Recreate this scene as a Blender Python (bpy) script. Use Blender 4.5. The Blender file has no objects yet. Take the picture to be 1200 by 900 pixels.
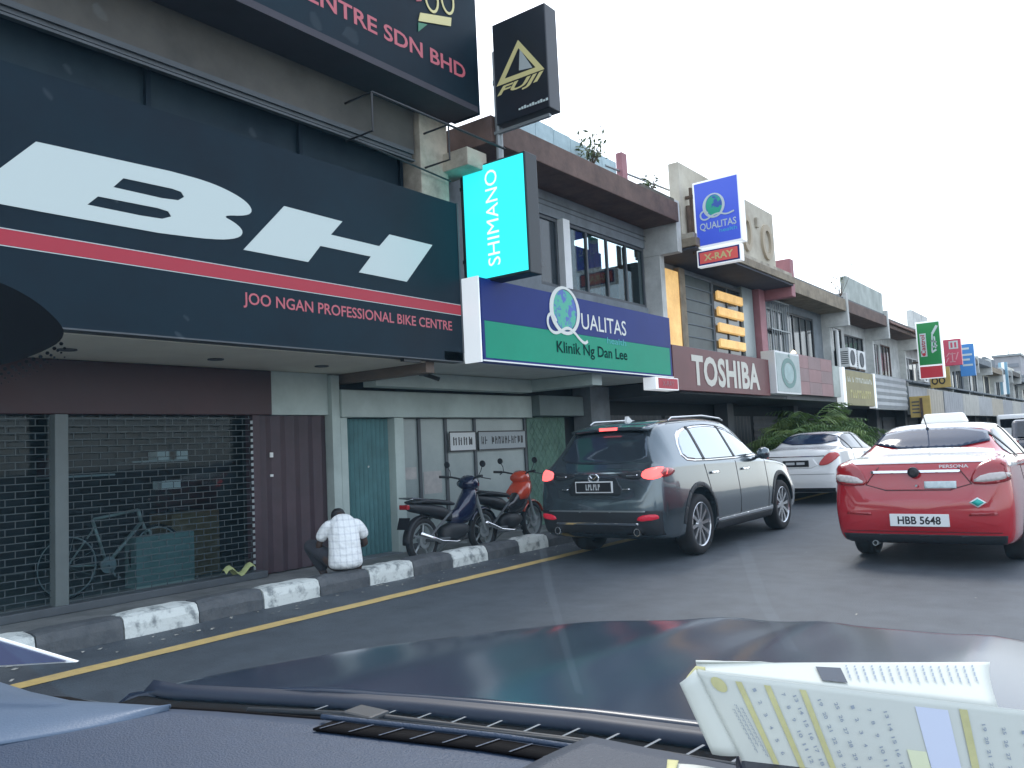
import bpy, bmesh, math, random
import numpy as np
from mathutils import Vector, Matrix
from mathutils.bvhtree import BVHTree
R = math.radians
rng = random.Random(7)
scene = bpy.context.scene
COL = scene.collection

# ------------------------------------------------------------ camera, sky, sun, exposure
CAM_H = 1.4
cd = bpy.data.cameras.new('camera'); cam = bpy.data.objects.new('camera', cd); COL.objects.link(cam)
yaw, pitch, roll = R(37.078), R(4.529), R(-2.765)
fwd = Vector((-math.sin(yaw)*math.cos(pitch), math.cos(yaw)*math.cos(pitch), math.sin(pitch)))
rt = Vector((math.cos(yaw), math.sin(yaw), 0)); up = rt.cross(fwd)
r2 = rt*math.cos(roll)+up*math.sin(roll); u2 = up*math.cos(roll)-rt*math.sin(roll)
cam.matrix_world = Matrix(((r2.x,u2.x,-fwd.x,0),(r2.y,u2.y,-fwd.y,0),(r2.z,u2.z,-fwd.z,CAM_H),(0,0,0,1)))
cd.sensor_width = 36; cd.lens = 36*960/1200; cd.clip_start = .02; cd.clip_end = 3000
scene.camera = cam

SUN_EL, SUN_AZ = R(52), R(-40)        # azimuth: clockwise from +Y (the street direction)
w = bpy.data.worlds.new('World'); scene.world = w; w.use_nodes = True
nt = w.node_tree; bg = nt.nodes['Background']
sky = nt.nodes.new('ShaderNodeTexSky'); sky.sky_type = 'NISHITA'; sky.sun_disc = False
sky.sun_elevation = SUN_EL; sky.sun_rotation = SUN_AZ; sky.air_density = 1.0; sky.dust_density = 1.5; sky.ozone_density = 1.0
hs = nt.nodes.new('ShaderNodeHueSaturation'); hs.inputs['Saturation'].default_value = .62
gm = nt.nodes.new('ShaderNodeGamma'); gm.inputs[1].default_value = .5       # overcast: an even, high cloud layer
mu = nt.nodes.new('ShaderNodeMix'); mu.data_type = 'RGBA'; mu.blend_type = 'MULTIPLY'; mu.inputs[0].default_value = 1; mu.inputs[7].default_value = (2.48,2.58,2.68,1)
nt.links.new(sky.outputs[0], gm.inputs[0]); nt.links.new(gm.outputs[0], hs.inputs['Color']); nt.links.new(hs.outputs[0], mu.inputs[6]); nt.links.new(mu.outputs[2], bg.inputs[0])
bg.inputs[1].default_value = .15
sd = bpy.data.lights.new('sun', 'SUN'); sd.energy = .7; sd.angle = R(18); sd.color = (1,.96,.9)
sun = bpy.data.objects.new('sun', sd); COL.objects.link(sun)
d = Vector((math.sin(SUN_AZ)*math.cos(SUN_EL), math.cos(SUN_AZ)*math.cos(SUN_EL), math.sin(SUN_EL)))
sun.rotation_euler = (-d).to_track_quat('-Z', 'Y').to_euler()
scene.view_settings.view_transform = 'Standard'; scene.view_settings.look = 'None'
scene.view_settings.exposure = 1.34; scene.view_settings.gamma = 1
scene.cycles.max_bounces = 6; scene.cycles.transparent_max_bounces = 24
scene.cycles.diffuse_bounces = 3; scene.cycles.glossy_bounces = 3
scene.cycles.use_denoising = True

# ------------------------------------------------------------ materials
MATS = {}
def mat(name, col, rough=.6, metal=0, spec=.5, nscale=0, namt=.25, col2=None, bump=0, bscale=None, emit=0, emcol=None, coat=0, stretch=None, detail=5, thr=None):
    if name in MATS: return MATS[name]
    m = bpy.data.materials.new(name); m.use_nodes = True; n = m.node_tree.nodes; L = m.node_tree.links
    p = n['Principled BSDF']; p.inputs['Roughness'].default_value = rough; p.inputs['Metallic'].default_value = metal
    p.inputs['Specular IOR Level'].default_value = spec; p.inputs['Coat Weight'].default_value = coat; p.inputs['Coat Roughness'].default_value = .04
    c = (*col, 1); p.inputs['Base Color'].default_value = c
    if nscale or bump:
        tc = n.new('ShaderNodeTexCoord'); src = tc.outputs['Object']
        geo = n.new('ShaderNodeNewGeometry'); src = geo.outputs['Position']
        if coat or stretch == 'obj': src = tc.outputs['Object']
        if isinstance(stretch, tuple):
            mp = n.new('ShaderNodeMapping'); mp.inputs['Scale'].default_value = stretch; L.new(src, mp.inputs[0]); src = mp.outputs[0]
    if nscale:
        nz = n.new('ShaderNodeTexNoise'); nz.inputs['Scale'].default_value = nscale; nz.inputs['Detail'].default_value = detail; nz.inputs['Roughness'].default_value = .65
        L.new(src, nz.inputs['Vector'])
        rp = n.new('ShaderNodeValToRGB'); t0, t1 = thr or (.32, .68); rp.color_ramp.elements[0].position = t0; rp.color_ramp.elements[1].position = t1
        c2 = col2 or tuple(x*(1-namt) for x in col)
        rp.color_ramp.elements[0].color = (*c2, 1); rp.color_ramp.elements[1].color = c
        L.new(nz.outputs['Fac'], rp.inputs[0]); L.new(rp.outputs[0], p.inputs['Base Color'])
    if bump:
        nb = n.new('ShaderNodeTexNoise'); nb.inputs['Scale'].default_value = bscale or 60; nb.inputs['Detail'].default_value = 4
        L.new(src, nb.inputs['Vector']); b = n.new('ShaderNodeBump'); b.inputs['Strength'].default_value = bump; b.inputs['Distance'].default_value = .01
        L.new(nb.outputs['Fac'], b.inputs['Height']); L.new(b.outputs[0], p.inputs['Normal'])
    if emit:
        p.inputs['Emission Color'].default_value = (*(emcol or col), 1); p.inputs['Emission Strength'].default_value = emit
    MATS[name] = m; return m
def glass(name, tint, refl=.10, rough=.02, k=.6):
    if name in MATS: return MATS[name]
    m = bpy.data.materials.new(name); m.use_nodes = True; n = m.node_tree.nodes; L = m.node_tree.links
    n.remove(n['Principled BSDF']); t = n.new('ShaderNodeBsdfTransparent'); t.inputs[0].default_value = (*tint, 1)
    g = n.new('ShaderNodeBsdfGlossy'); g.inputs['Roughness'].default_value = rough; g.inputs[0].default_value = (.9,.95,1,1)
    lw = n.new('ShaderNodeLayerWeight'); lw.inputs[0].default_value = .25
    ma = n.new('ShaderNodeMath'); ma.operation = 'MULTIPLY_ADD'; ma.inputs[1].default_value = k; ma.inputs[2].default_value = refl
    L.new(lw.outputs['Fresnel'], ma.inputs[0]); mx = n.new('ShaderNodeMixShader'); L.new(ma.outputs[0], mx.inputs[0])
    L.new(t.outputs[0], mx.inputs[1]); L.new(g.outputs[0], mx.inputs[2]); L.new(mx.outputs[0], n['Material Output'].inputs[0])
    MATS[name] = m; return m

# ------------------------------------------------------------ objects and tags
def thing(name, label, cat, loc=(0,0,0), rz=0, group=None):
    o = bpy.data.objects.new(name, None); COL.objects.link(o); o.location = loc; o.rotation_euler = (0,0,rz); o.empty_display_size = .1
    o['label'] = label; o['category'] = cat
    if group: o['group'] = group
    return o
def tag(o, label, cat, group=None):
    o['label'] = label; o['category'] = cat
    if group: o['group'] = group
    return o
def root_of(o):
    while o.parent: o = o.parent
    return o
def link(name, me, material, parent=None, kind=None, local=False):
    if material is not None:
        me.materials.clear(); me.materials.append(material)
    o = bpy.data.objects.new(name, me); COL.objects.link(o)
    if parent is not None:
        o.parent = parent
        if not local:
            me.transform(Matrix.Translation(-Vector(root_of(parent).location)))
    if kind: o['kind'] = kind
    return o
def copy_tree(o, parent=None):
    c = o.copy(); COL.objects.link(c); c.parent = parent
    for ch in list(o.children): copy_tree(ch, c)
    return c
class MB:
    """collects simple shapes into one mesh"""
    def __init__(s): s.v = []; s.f = []
    def add(s, vs, fs):
        k = len(s.v); s.v += [tuple(x) for x in vs]; s.f += [[k+i for i in f] for f in fs]; return s
    def box(s, x0, x1, y0, y1, z0, z1):
        return s.add([(x0,y0,z0),(x1,y0,z0),(x1,y1,z0),(x0,y1,z0),(x0,y0,z1),(x1,y0,z1),(x1,y1,z1),(x0,y1,z1)],
                     [(0,3,2,1),(4,5,6,7),(0,1,5,4),(1,2,6,5),(2,3,7,6),(3,0,4,7)])
    def tube(s, p0, p1, r, n=8, r2=None):
        return s.path([p0, p1], [r, r if r2 is None else r2], n)
    def path(s, pts, r, n=8, closed=False):
        pts = [Vector(p) for p in pts]; rs = r if isinstance(r, (list, tuple)) else [r]*len(pts)
        k0 = len(s.v); prev = None
        for i, p in enumerate(pts):
            a = pts[i-1] if (i or closed) else p; b = pts[(i+1) % len(pts)] if (i < len(pts)-1 or closed) else p
            t = (b-a).normalized()
            if prev is None: e = t.orthogonal().normalized()
            else: e = (prev-t*prev.dot(t)).normalized()
            prev = e; g = t.cross(e)
            s.v += [tuple(p+(e*math.cos(2*math.pi*j/n)+g*math.sin(2*math.pi*j/n))*rs[i]) for j in range(n)]
        m = len(pts)
        for i in range(m if closed else m-1):
            a0, b0 = k0+i*n, k0+((i+1) % m)*n
            s.f += [[a0+j, a0+(j+1) % n, b0+(j+1) % n, b0+j] for j in range(n)]
        if not closed:
            s.f.append([k0+j for j in range(n)][::-1]); s.f.append([k0+(m-1)*n+j for j in range(n)])
        return s
    def lathe(s, prof, c, axis, n=24, closed=False):
        """prof = [(along, radius)...] around axis through c"""
        ax = Vector(axis).normalized(); e = ax.orthogonal().normalized(); g = ax.cross(e); c = Vector(c); k0 = len(s.v); m = len(prof)
        for a, r in prof:
            s.v += [tuple(c+ax*a+(e*math.cos(2*math.pi*j/n)+g*math.sin(2*math.pi*j/n))*r) for j in range(n)]
        for i in range(m if closed else m-1):
            a0, b0 = k0+i*n, k0+((i+1) % m)*n
            s.f += [[a0+j, a0+(j+1) % n, b0+(j+1) % n, b0+j] for j in range(n)]
        if not closed:
            s.f.append([k0+j for j in range(n)][::-1]); s.f.append([k0+(m-1)*n+j for j in range(n)])
        return s
    def prism(s, poly, fn, a, b):
        """poly of 2D points; fn(u, v, w) -> xyz, extruded w from a to b"""
        n = len(poly); k = len(s.v)
        s.v += [tuple(fn(u, v, a)) for u, v in poly]+[tuple(fn(u, v, b)) for u, v in poly]
        s.f += [[k+i for i in range(n)][::-1], [k+n+i for i in range(n)]]+[[k+i, k+(i+1) % n, k+n+(i+1) % n, k+n+i] for i in range(n)]
        return s
    def grid(s, fn, nu, nv, flip=False):
        k = len(s.v)
        s.v += [tuple(fn(i/nu, j/nv)) for j in range(nv+1) for i in range(nu+1)]
        for j in range(nv):
            for i in range(nu):
                q = [k+j*(nu+1)+i, k+j*(nu+1)+i+1, k+(j+1)*(nu+1)+i+1, k+(j+1)*(nu+1)+i]
                s.f.append(q[::-1] if flip else q)
        return s
    def build(s, name, material, parent=None, kind=None, smooth=False, bevel=0, local=False, solid=0, fix=True):
        me = bpy.data.meshes.new(name); me.from_pydata(s.v, [], s.f)
        if fix:
            bm = bmesh.new(); bm.from_mesh(me); bmesh.ops.recalc_face_normals(bm, faces=bm.faces); bm.to_mesh(me); bm.free()
        if smooth:
            me.polygons.foreach_set('use_smooth', [True]*len(me.polygons))
        o = link(name, me, material, parent, kind, local)
        if solid:
            sm = o.modifiers.new('solid', 'SOLIDIFY'); sm.thickness = solid; sm.offset = -1
        if bevel:
            b = o.modifiers.new('bevel', 'BEVEL'); b.width = bevel; b.segments = 2; b.limit_method = 'ANGLE'; b.angle_limit = R(35)
        return o
def box(name, material, parent, x0, x1, y0, y1, z0, z1, bevel=0, kind=None):
    return MB().box(x0,x1,y0,y1,z0,z1).build(name, material, parent, kind, bevel=bevel)
def chaikin(pts, n=2, closed=True):
    for _ in range(n):
        q = []; m = len(pts)
        for i in range(m if closed else m-1):
            a, b = pts[i], pts[(i+1) % m]
            q += [tuple(.75*x+.25*y for x, y in zip(a, b)), tuple(.25*x+.75*y for x, y in zip(a, b))]
        pts = q if closed else [pts[0]]+q+[pts[-1]]
    return pts
def place(me, origin, xd, ud):
    x = Vector(xd).normalized(); u = Vector(ud).normalized(); z = x.cross(u)
    me.transform(Matrix(((x.x,u.x,z.x,origin[0]),(x.y,u.y,z.y,origin[1]),(x.z,u.z,z.z,origin[2]),(0,0,0,1))))
def curve_mesh(c):
    o = bpy.data.objects.new('tmp', c); COL.objects.link(o)
    dg = bpy.context.evaluated_depsgraph_get(); me = bpy.data.meshes.new_from_object(o.evaluated_get(dg)); bpy.data.objects.remove(o); return me
def text(body, parent, material, origin, xd, ud, w=None, h=.1, depth=.006, fat=0, name='lettering', shear=0, center=False, local=False, space=1):
    """flat lettering: ORIGIN is the lower corner (or the middle of the base line), cap height H, total width W"""
    c = bpy.data.curves.new(name, 'FONT'); c.body = body; c.size = 1; c.extrude = .0; c.offset = fat; c.shear = shear; c.resolution_u = 3; c.space_character = space
    c.fill_mode = 'FRONT'; me = curve_mesh(c)
    co = np.empty(len(me.vertices)*3); me.vertices.foreach_get('co', co); co = co.reshape(-1, 3)
    x0, x1 = co[:,0].min(), co[:,0].max(); capH = .70
    sy = h/capH; sx = (w/(x1-x0)) if w else sy
    co[:,0] = (co[:,0]-x0)*sx-(sx*(x1-x0)/2 if center else 0); co[:,1] *= sy
    me.vertices.foreach_set('co', co.ravel()); place(me, origin, xd, ud)
    n = Vector(xd).cross(Vector(ud)).normalized(); me.transform(Matrix.Translation(n*depth))
    me.name = name
    if h*(w or 1) < .10 or len(body) < 3 or local: return link(name, me, material, parent, local=local)
    bm = bmesh.new(); bm.from_mesh(me); bm.verts.ensure_lookup_table(); X = Vector(xd).normalized(); seen = set(); isl = []     # one part per letter
    for v in bm.verts:
        if v in seen: continue
        st, grp = [v], []; seen.add(v)
        while st:
            a = st.pop(); grp.append(a)
            for e in a.link_edges:
                b = e.other_vert(a)
                if b not in seen: seen.add(b); st.append(b)
        q = [a.co.dot(X) for a in grp]; isl.append([min(q), max(q), grp])
    isl.sort(key=lambda t: t[0]); let = []
    for a, b, g in isl:
        if let and a < let[-1][1]-.3*min(b-a, let[-1][1]-let[-1][0]): let[-1][1] = max(let[-1][1], b); let[-1][2] += g
        else: let.append([a, b, list(g)])
    for a, b, g in let:
        idx = {v: i for i, v in enumerate(g)}; fs = {f for v in g for f in v.link_faces}
        m2 = bpy.data.meshes.new('letter'); m2.from_pydata([tuple(v.co) for v in g], [], [[idx[v] for v in f.verts] for f in fs]); o = link('letter', m2, material, parent)
    bm.free(); return o
def shape(polys, parent, material, origin, xd, ud, name, depth=.006, th=0, local=False):
    """flat filled shape with holes from 2D outlines"""
    c = bpy.data.curves.new(name, 'CURVE'); c.dimensions = '2D'; c.fill_mode = 'BOTH' if th else 'FRONT'; c.extrude = th/2
    for poly in polys:
        sp = c.splines.new('POLY'); sp.points.add(len(poly)-1); sp.use_cyclic_u = True
        for i, (a, b) in enumerate(poly): sp.points[i].co = (a, b, 0, 1)
    me = curve_mesh(c); place(me, origin, xd, ud)
    n = Vector(xd).cross(Vector(ud)).normalized(); me.transform(Matrix.Translation(n*(depth+th/2))); me.name = name
    return link(name, me, material, parent, local=local)
def ellipse(cx, cy, a, b, n=28, t0=0, t1=360, tilt=0):
    o = []
    for i in range(n):
        t = R(t0+(t1-t0)*i/(n if t1-t0 == 360 else n-1)); x, y = a*math.cos(t), b*math.sin(t)
        o.append((cx+x*math.cos(tilt)-y*math.sin(tilt), cy+x*math.sin(tilt)+y*math.cos(tilt)))
    return o
def stroke(pts, wd):
    """outline of a thick polyline"""
    L, Q = [], []
    for i, p in enumerate(pts):
        a = Vector(pts[max(i-1, 0)]); b = Vector(pts[min(i+1, len(pts)-1)]); t = (b-a).normalized(); n = Vector((-t.y, t.x))
        ww = wd[i] if isinstance(wd, (list, tuple)) else wd
        L.append(tuple(Vector(p)+n*ww/2)); Q.append(tuple(Vector(p)-n*ww/2))
    return L+Q[::-1]
YD, ZD, XD = (0,1,0), (0,0,1), (1,0,0)
# ------------------------------------------------------------ shared materials
M_asph = mat('asphalt', (.080,.095,.110), .62, nscale=3.2, col2=(.046,.054,.064), bump=.8, bscale=70, detail=12, thr=(.3,.72))
M_ground = mat('ground_dirt', (.07,.078,.085), .9, nscale=.4)
M_walk = mat('walkway_cement', (.27,.275,.27), .8, nscale=2.5, col2=(.14,.145,.145), bump=.3, bscale=30)
M_yel = mat('yellow_paint', (.70,.50,.18), .6, nscale=9, col2=(.54,.38,.15), detail=8, bump=.3, bscale=80)
M_kw = mat('kerb_white', (.60,.63,.60), .75, nscale=7, col2=(.22,.24,.24), detail=8, bump=.5, bscale=40, thr=(.36,.50))
M_kb = mat('kerb_black', (.052,.058,.066), .7, nscale=8, col2=(.10,.105,.11), detail=8, bump=.5, bscale=40)
M_black = mat('black_metal', (.02,.02,.023), .45)
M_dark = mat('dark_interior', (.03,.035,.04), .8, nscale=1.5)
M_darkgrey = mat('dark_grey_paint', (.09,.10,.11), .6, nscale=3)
M_cream = mat('cream_plaster', (.78,.75,.63), .8, nscale=1.2, col2=(.68,.65,.54), detail=7)
M_creamdirty = mat('stained_cream', (.50,.45,.36), .85, nscale=2.2, col2=(.20,.17,.14), detail=8, thr=(.3,.6))
M_white = mat('white_plaster', (.66,.67,.64), .8, nscale=1.6, col2=(.40,.41,.39), detail=8, thr=(.3,.6))
M_whiteclean = mat('white_paint', (.76,.77,.76), .5, nscale=2, namt=.1)
M_palegreen = mat('pale_green_paint', (.50,.59,.56), .7, nscale=1.5, namt=.25)
M_greywall = mat('grey_render', (.22,.25,.27), .85, nscale=2.5, col2=(.14,.155,.17), detail=8)
M_greybrown = mat('grey_brown_concrete', (.115,.105,.092), .85, nscale=1.6, col2=(.07,.065,.058), detail=8)
M_brown = mat('brown_fascia', (.17,.105,.085), .75, nscale=3, col2=(.08,.05,.042), detail=8, bump=.25, bscale=25)
M_brownlight = mat('tan_fascia', (.34,.28,.20), .75, nscale=3, col2=(.17,.135,.095), detail=8)
M_maroon = mat('maroon_panel', (.050,.013,.016), .5, nscale=1.2, namt=.3)
M_maroondoor = mat('maroon_door', (.062,.035,.045), .55, nscale=3, namt=.3)
M_teal = mat('teal_shutter', (.075,.21,.225), .5, nscale=4, namt=.3, metal=.1)
M_greengrille = mat('green_grille', (.13,.25,.19), .6, nscale=3, namt=.35)
M_steel = mat('galvanised', (.33,.36,.37), .5, metal=.4, nscale=4, namt=.2)
M_postgrey = mat('grey_post', (.13,.155,.155), .55, nscale=3, namt=.2)
M_glassdark = mat('dark_pane', (.018,.026,.032), .12, spec=.5, nscale=1.1, col2=(.03,.04,.05))
M_glass = glass('clear_pane', (.70,.78,.80), .01, k=.13)
M_curtain = mat('brown_curtain', (.26,.14,.10), .9, nscale=6, namt=.4)
M_pink = mat('pink_paint', (.42,.19,.21), .7, nscale=2.5, namt=.25)
M_yellowglow = mat('yellow_glow', (.84,.56,.22), .6, nscale=2.4, col2=(.50,.27,.09), emit=.22, emcol=(1,.62,.22))  # uneven warm window glow put into the colour and emission
M_bluesheet = mat('pale_blue_sheet', (.46,.60,.63), .5, nscale=3, col2=(.30,.42,.46))
M_tealsheet = mat('dark_blue_panel', (.008,.018,.030), .5, spec=.1, nscale=.8, namt=.4)
M_rust = mat('rusty_steel', (.13,.085,.06), .8, nscale=6, namt=.5)
M_frost = mat('frosted_panel', (.36,.42,.41), .35, nscale=1.4, col2=(.27,.32,.32))

# ------------------------------------------------------------ the ground
def sheet(name, material, x0, x1, y0, y1, z, nx=1, ny=1):
    o = MB().grid(lambda u, v: (x0+(x1-x0)*u, y0+(y1-y0)*v, z), nx, ny).build(name, material); o['kind'] = 'structure'; return o
sheet('ground', M_ground, -600, 600, -300, 1500, -.06)
sheet('road', M_asph, -6.9, 12.5, -30, 420, 0, 2, 40)
sheet('pavement', M_walk, -12.4, -6.93, -12, 160, .004, 2, 20)
m = MB(); ys = np.arange(-6, 110, .25); k = len(ys)
for i, y in enumerate(ys):
    m.v += [(-6.075+rng.uniform(-.008,.008), y, .005), (-5.91+rng.uniform(-.008,.008), y, .005)]
m.f += [[2*i, 2*i+1, 2*i+3, 2*i+2] for i in range(k-1)]
yl = m.build('yellow_line', M_yel); yl['kind'] = 'structure'
m = MB()
for i in range(200):
    x = -6.66+abs(rng.gauss(0,.22)); y = rng.uniform(1,14); s = rng.uniform(.006,.018); a = rng.uniform(0,6)
    if rng.random() < .12: x = rng.uniform(-6,-1); s *= .6
    m.add([(x+s*math.cos(a+t), y+s*math.sin(a+t)*1.6, .006+rng.uniform(0,.012)) for t in (0,1.3,2.9,4.4)], [(0,1,2,3)])
o = m.build('leaf_litter', mat('litter', (.38,.37,.33), .9, nscale=6)); o['kind'] = 'stuff'

kerb = bpy.data.objects.new('kerb', None); COL.objects.link(kerb); kerb['kind'] = 'structure'
y = -4.64; i = 0; PITCH = .677
def kerb_stone(y0, y1, material, h=.19):
    m = MB(); n = 6
    def top(u, v):        # u across the road side, v along
        return None
    xs = [(-6.715, 0), (-6.72, h*.55), (-6.745+rng.uniform(-.008,.008), h-.02), (-6.80, h+rng.uniform(-.006,.006)), (-6.95, h+rng.uniform(-.008,.006)), (-6.965, 0)]
    for j in range(n+1):
        yy = y0+(y1-y0)*j/n; e = .012 if j in (0, n) else 0
        for x, z in xs: m.v.append((x-(e if x > -6.8 else 0)+rng.uniform(-.004,.004), yy, max(0, z-e+rng.uniform(-.004,.004))))
    q = len(xs)
    for j in range(n):
        m.f += [[j*q+a, j*q+a+1, (j+1)*q+a+1, (j+1)*q+a] for a in range(q-1)]
    m.f += [list(range(q)), [n*q+a for a in range(q)][::-1]]
    return m.build('kerb_stone', material, kerb)
while y < 60:
    kerb_stone(y+.006, y+PITCH-.006, M_kw if i % 2 == 0 else M_kb); y += PITCH; i += 1
o = box('kerb_run', mat('kerb_grey', (.3,.31,.31), .8), kerb, -6.96, -6.72, y, 160, 0, .19)

# ------------------------------------------------------------ building helpers
def window(parent, x, y0, y1, z0, z1, frame, pane=None, nv=1, nh=0, fw=.05, curtain=None):
    """a framed window facing the road at plane x: frame > pane, mullions; optional curtain behind"""
    m = MB()
    m.box(x, x+.05, y0, y1, z0, z0+fw); m.box(x, x+.05, y0, y1, z1-fw, z1)
    m.box(x, x+.048, y0, y0+fw, z0+fw, z1-fw); m.box(x, x+.048, y1-fw, y1, z0+fw, z1-fw)
    for i in range(1, nv+1):
        yy = y0+(y1-y0)*i/(nv+1); m.box(x+.003, x+.045, yy-fw/2, yy+fw/2, z0+fw, z1-fw)
    for i in range(1, nh+1):
        zz = z0+(z1-z0)*i/(nh+1); m.box(x+.006, x+.042, y0+fw, y1-fw, zz-fw/3, zz+fw/3)
    f = m.build('window', frame, parent)
    MB().box(x+.012, x+.022, y0+.01, y1-.01, z0+.01, z1-.01).build('pane', pane or M_glassdark, f)
    return f
def ridged(parent, name, material, x, y0, y1, z0, z1, pitch=.09, depth=.035, **k):
    """folding shutter: vertical zig-zag leaves"""
    n = max(4, int((y1-y0)/pitch)); m = MB()
    for i in range(n+1):
        yy = y0+(y1-y0)*i/n; xx = x+(depth if i % 2 else 0); m.v += [(xx, yy, z0), (xx, yy, z1)]
    m.f += [[2*i, 2*i+2, 2*i+3, 2*i+1] for i in range(n)]
    return m.build(name, material, parent, **k)
def hridged(parent, name, material, x, y0, y1, z0, z1, pitch=.1, depth=.02):
    n = max(4, int((z1-z0)/pitch)); m = MB()
    for i in range(n+1):
        zz = z0+(z1-z0)*i/n; xx = x+(depth if i % 2 else 0); m.v += [(xx, y0, zz), (xx, y1, zz)]
    m.f += [[2*i, 2*i+1, 2*i+3, 2*i+2] for i in range(n)]
    return m.build(name, material, parent)

# ------------------------------------------------------------ 1: the bicycle shop
B1 = thing('shophouse', 'dark shophouse with a brick-lattice roller grille and cream soffit, behind the big bike sign', 'building', (-9,3,0), group='shophouses along the street')
YL = -3.0
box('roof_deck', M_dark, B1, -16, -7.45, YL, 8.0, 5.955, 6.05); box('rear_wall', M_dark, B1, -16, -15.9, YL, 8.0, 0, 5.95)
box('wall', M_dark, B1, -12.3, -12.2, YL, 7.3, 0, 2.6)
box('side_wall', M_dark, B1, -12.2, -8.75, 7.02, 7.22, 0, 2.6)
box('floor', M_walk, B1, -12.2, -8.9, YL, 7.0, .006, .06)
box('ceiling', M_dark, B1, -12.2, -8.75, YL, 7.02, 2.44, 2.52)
box('lintel', M_maroon, B1, -8.72, -8.55, YL, 6.33, 1.965, 2.52, bevel=.01)
box('transom', M_palegreen, B1, -8.70, -8.57, 6.335, 7.24, 1.97, 2.52)
for yy in (.4, 3.71): box('post', M_postgrey, B1, -8.60, -8.47, yy, yy+.13, .01, 1.962, bevel=.008)
box('jamb', M_maroondoor, B1, -8.70, -8.55, 6.04, 6.14, .01, 1.962)
m = MB()
for i in range(26): m.box(-8.545, -8.535, 6.0, 6.03, .03+i*.073, .07+i*.073)
m.build('guide_rail', M_steel, B1)
ridged(B1, 'folding_door', M_maroondoor, -8.64, 6.145, 7.235, .02, 1.962, .10, .045)
MB().box(-8.585, -8.57, 6.3, 6.345, 1.44, 1.5).box(-8.585, -8.57, 6.3, 6.34, 1.2, 1.23).build('door_label', M_whiteclean, B1)
box('plinth', M_darkgrey, B1, -8.66, -8.45, YL, 6.14, .006, .09, bevel=.01)
# lattice roller grille: rods with staggered links, like brickwork
m = MB(); zz = .1; row = 0
while zz < 1.96:
    m.box(-8.573, -8.567, YL, 6.02, zz-.004, zz+.004)
    yy = YL+(.09 if row % 2 else 0)
    while yy < 6.0:
        if not (3.68 < yy < 3.87): m.box(-8.572, -8.568, yy-.004, yy+.004, zz+.004, zz+.066)
        yy += .18
    zz += .07; row += 1
m.build('roller_grille', mat('grille_steel', (.055,.072,.078), .55, metal=.2), B1, kind='stuff', fix=False)
MB().box(-8.77, -8.76, YL, 6.03, .1, 1.96).build('shop_window', M_glass, B1)
# goods on racks inside
for (yy, zz, hh) in ((4.3,1.32,.02),(5.2,1.45,.02),(2.6,1.2,.02)): box('shelf', M_steel, B1, -9.5, -9.15, yy-.35, yy+.35, zz, zz+hh)
box('counter', mat('counter_wood', (.22,.14,.07), .6, nscale=4), B1, -9.7, -9.2, 5.35, 5.98, .06, .82)
box('crate', mat('pale_crate', (.22,.32,.31), .7, nscale=3), B1, -9.15, -8.9, 4.75, 5.45, .06, .62)
for (yy, zz) in ((4.05,1.34),(5.3,1.47),(5.45,1.47),(5.35,1.12)):
    box('goods_box', M_whiteclean if yy > 5 else M_maroon, B1, -9.4, -9.2, yy-.12, yy+.12, zz, zz+.1+.1*(yy < 5))
# soffit with downlights, brown end beam
box('soffit', M_cream, B1, -8.75, -6.97, YL, 7.46, 2.525, 2.62)
for (yy, xx) in ((3.55,-7.85),(5.1,-7.85),(6.55,-7.85)):
    MB().lathe([(0,.085),(-.012,.085),(-.012,.07),(-.004,.068)], (xx,yy,2.524), (0,0,1), 20).build('downlight', M_darkgrey, B1)
box('end_beam', mat('brown_beam', (.20,.15,.12), .7, nscale=2), B1, -8.75, -6.97, 7.465, 7.62, 2.40, 2.62, bevel=.008)
box('party_wall', M_palegreen, B1, -8.9, -8.5, 7.245, 7.38, 0, 2.5)
# upper floor
box('upper_wall', M_greybrown, B1, -7.5, -7.25, YL, 7.45, 2.63, 4.5)
box('beam', M_greybrown, B1, -7.5, -7.05, YL, 7.5, 5.26, 5.95, bevel=.01)
m = MB(); m.box(-7.05, -7.02, YL, 7.45, 5.20, 5.255); m.box(-7.1, -7.05, YL, 7.45, 5.16, 5.2); m.box(-7.06, -7.0, YL, 7.45, 5.10, 5.125)
m.build('cable_tray', M_darkgrey, B1)
f = box('window', M_tealsheet, B1, -7.3, -7.22, YL, 7.45, 5.2, 5.258)
for yy in (.4,2.2,4.0,5.8,7.4): box('mullion', M_tealsheet, f, -7.3, -7.22, yy, yy+.05, 4.5, 5.199)
MB().box(-7.29, -7.27, YL, 7.45, 4.5, 5.26).build('pane', mat('navy_pane', (.007,.017,.028), .4, spec=.1, nscale=1.2, col2=(.02,.035,.045)), f)
box('parapet', M_greybrown, B1, -7.6, -7.2, YL, 7.9, 5.96, 7.0)
box('pier', M_creamdirty, B1, -7.4, -6.97, 7.52, 8.05, 2.63, 6.0, bevel=.01)
box('pier_cap', M_creamdirty, B1, -7.3, -6.55, 7.95, 8.35, 5.08, 5.32, bevel=.01)
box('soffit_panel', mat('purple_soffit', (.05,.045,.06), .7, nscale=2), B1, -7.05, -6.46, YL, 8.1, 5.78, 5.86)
m = MB()
for yy in (6.3, 7.6): m.path([(-7.0,yy,5.05),(-6.55,yy,5.05),(-6.55,yy,5.5),(-7.0,yy,5.5)], .014, 6)
m.tube((-6.55,6.3,5.5),(-6.2,8.3,5.28),.016,6).tube((-6.9,6.3,5.05),(-6.9,8.0,4.95),.012,6)
m.build('bracket', M_black, B1)

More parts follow.
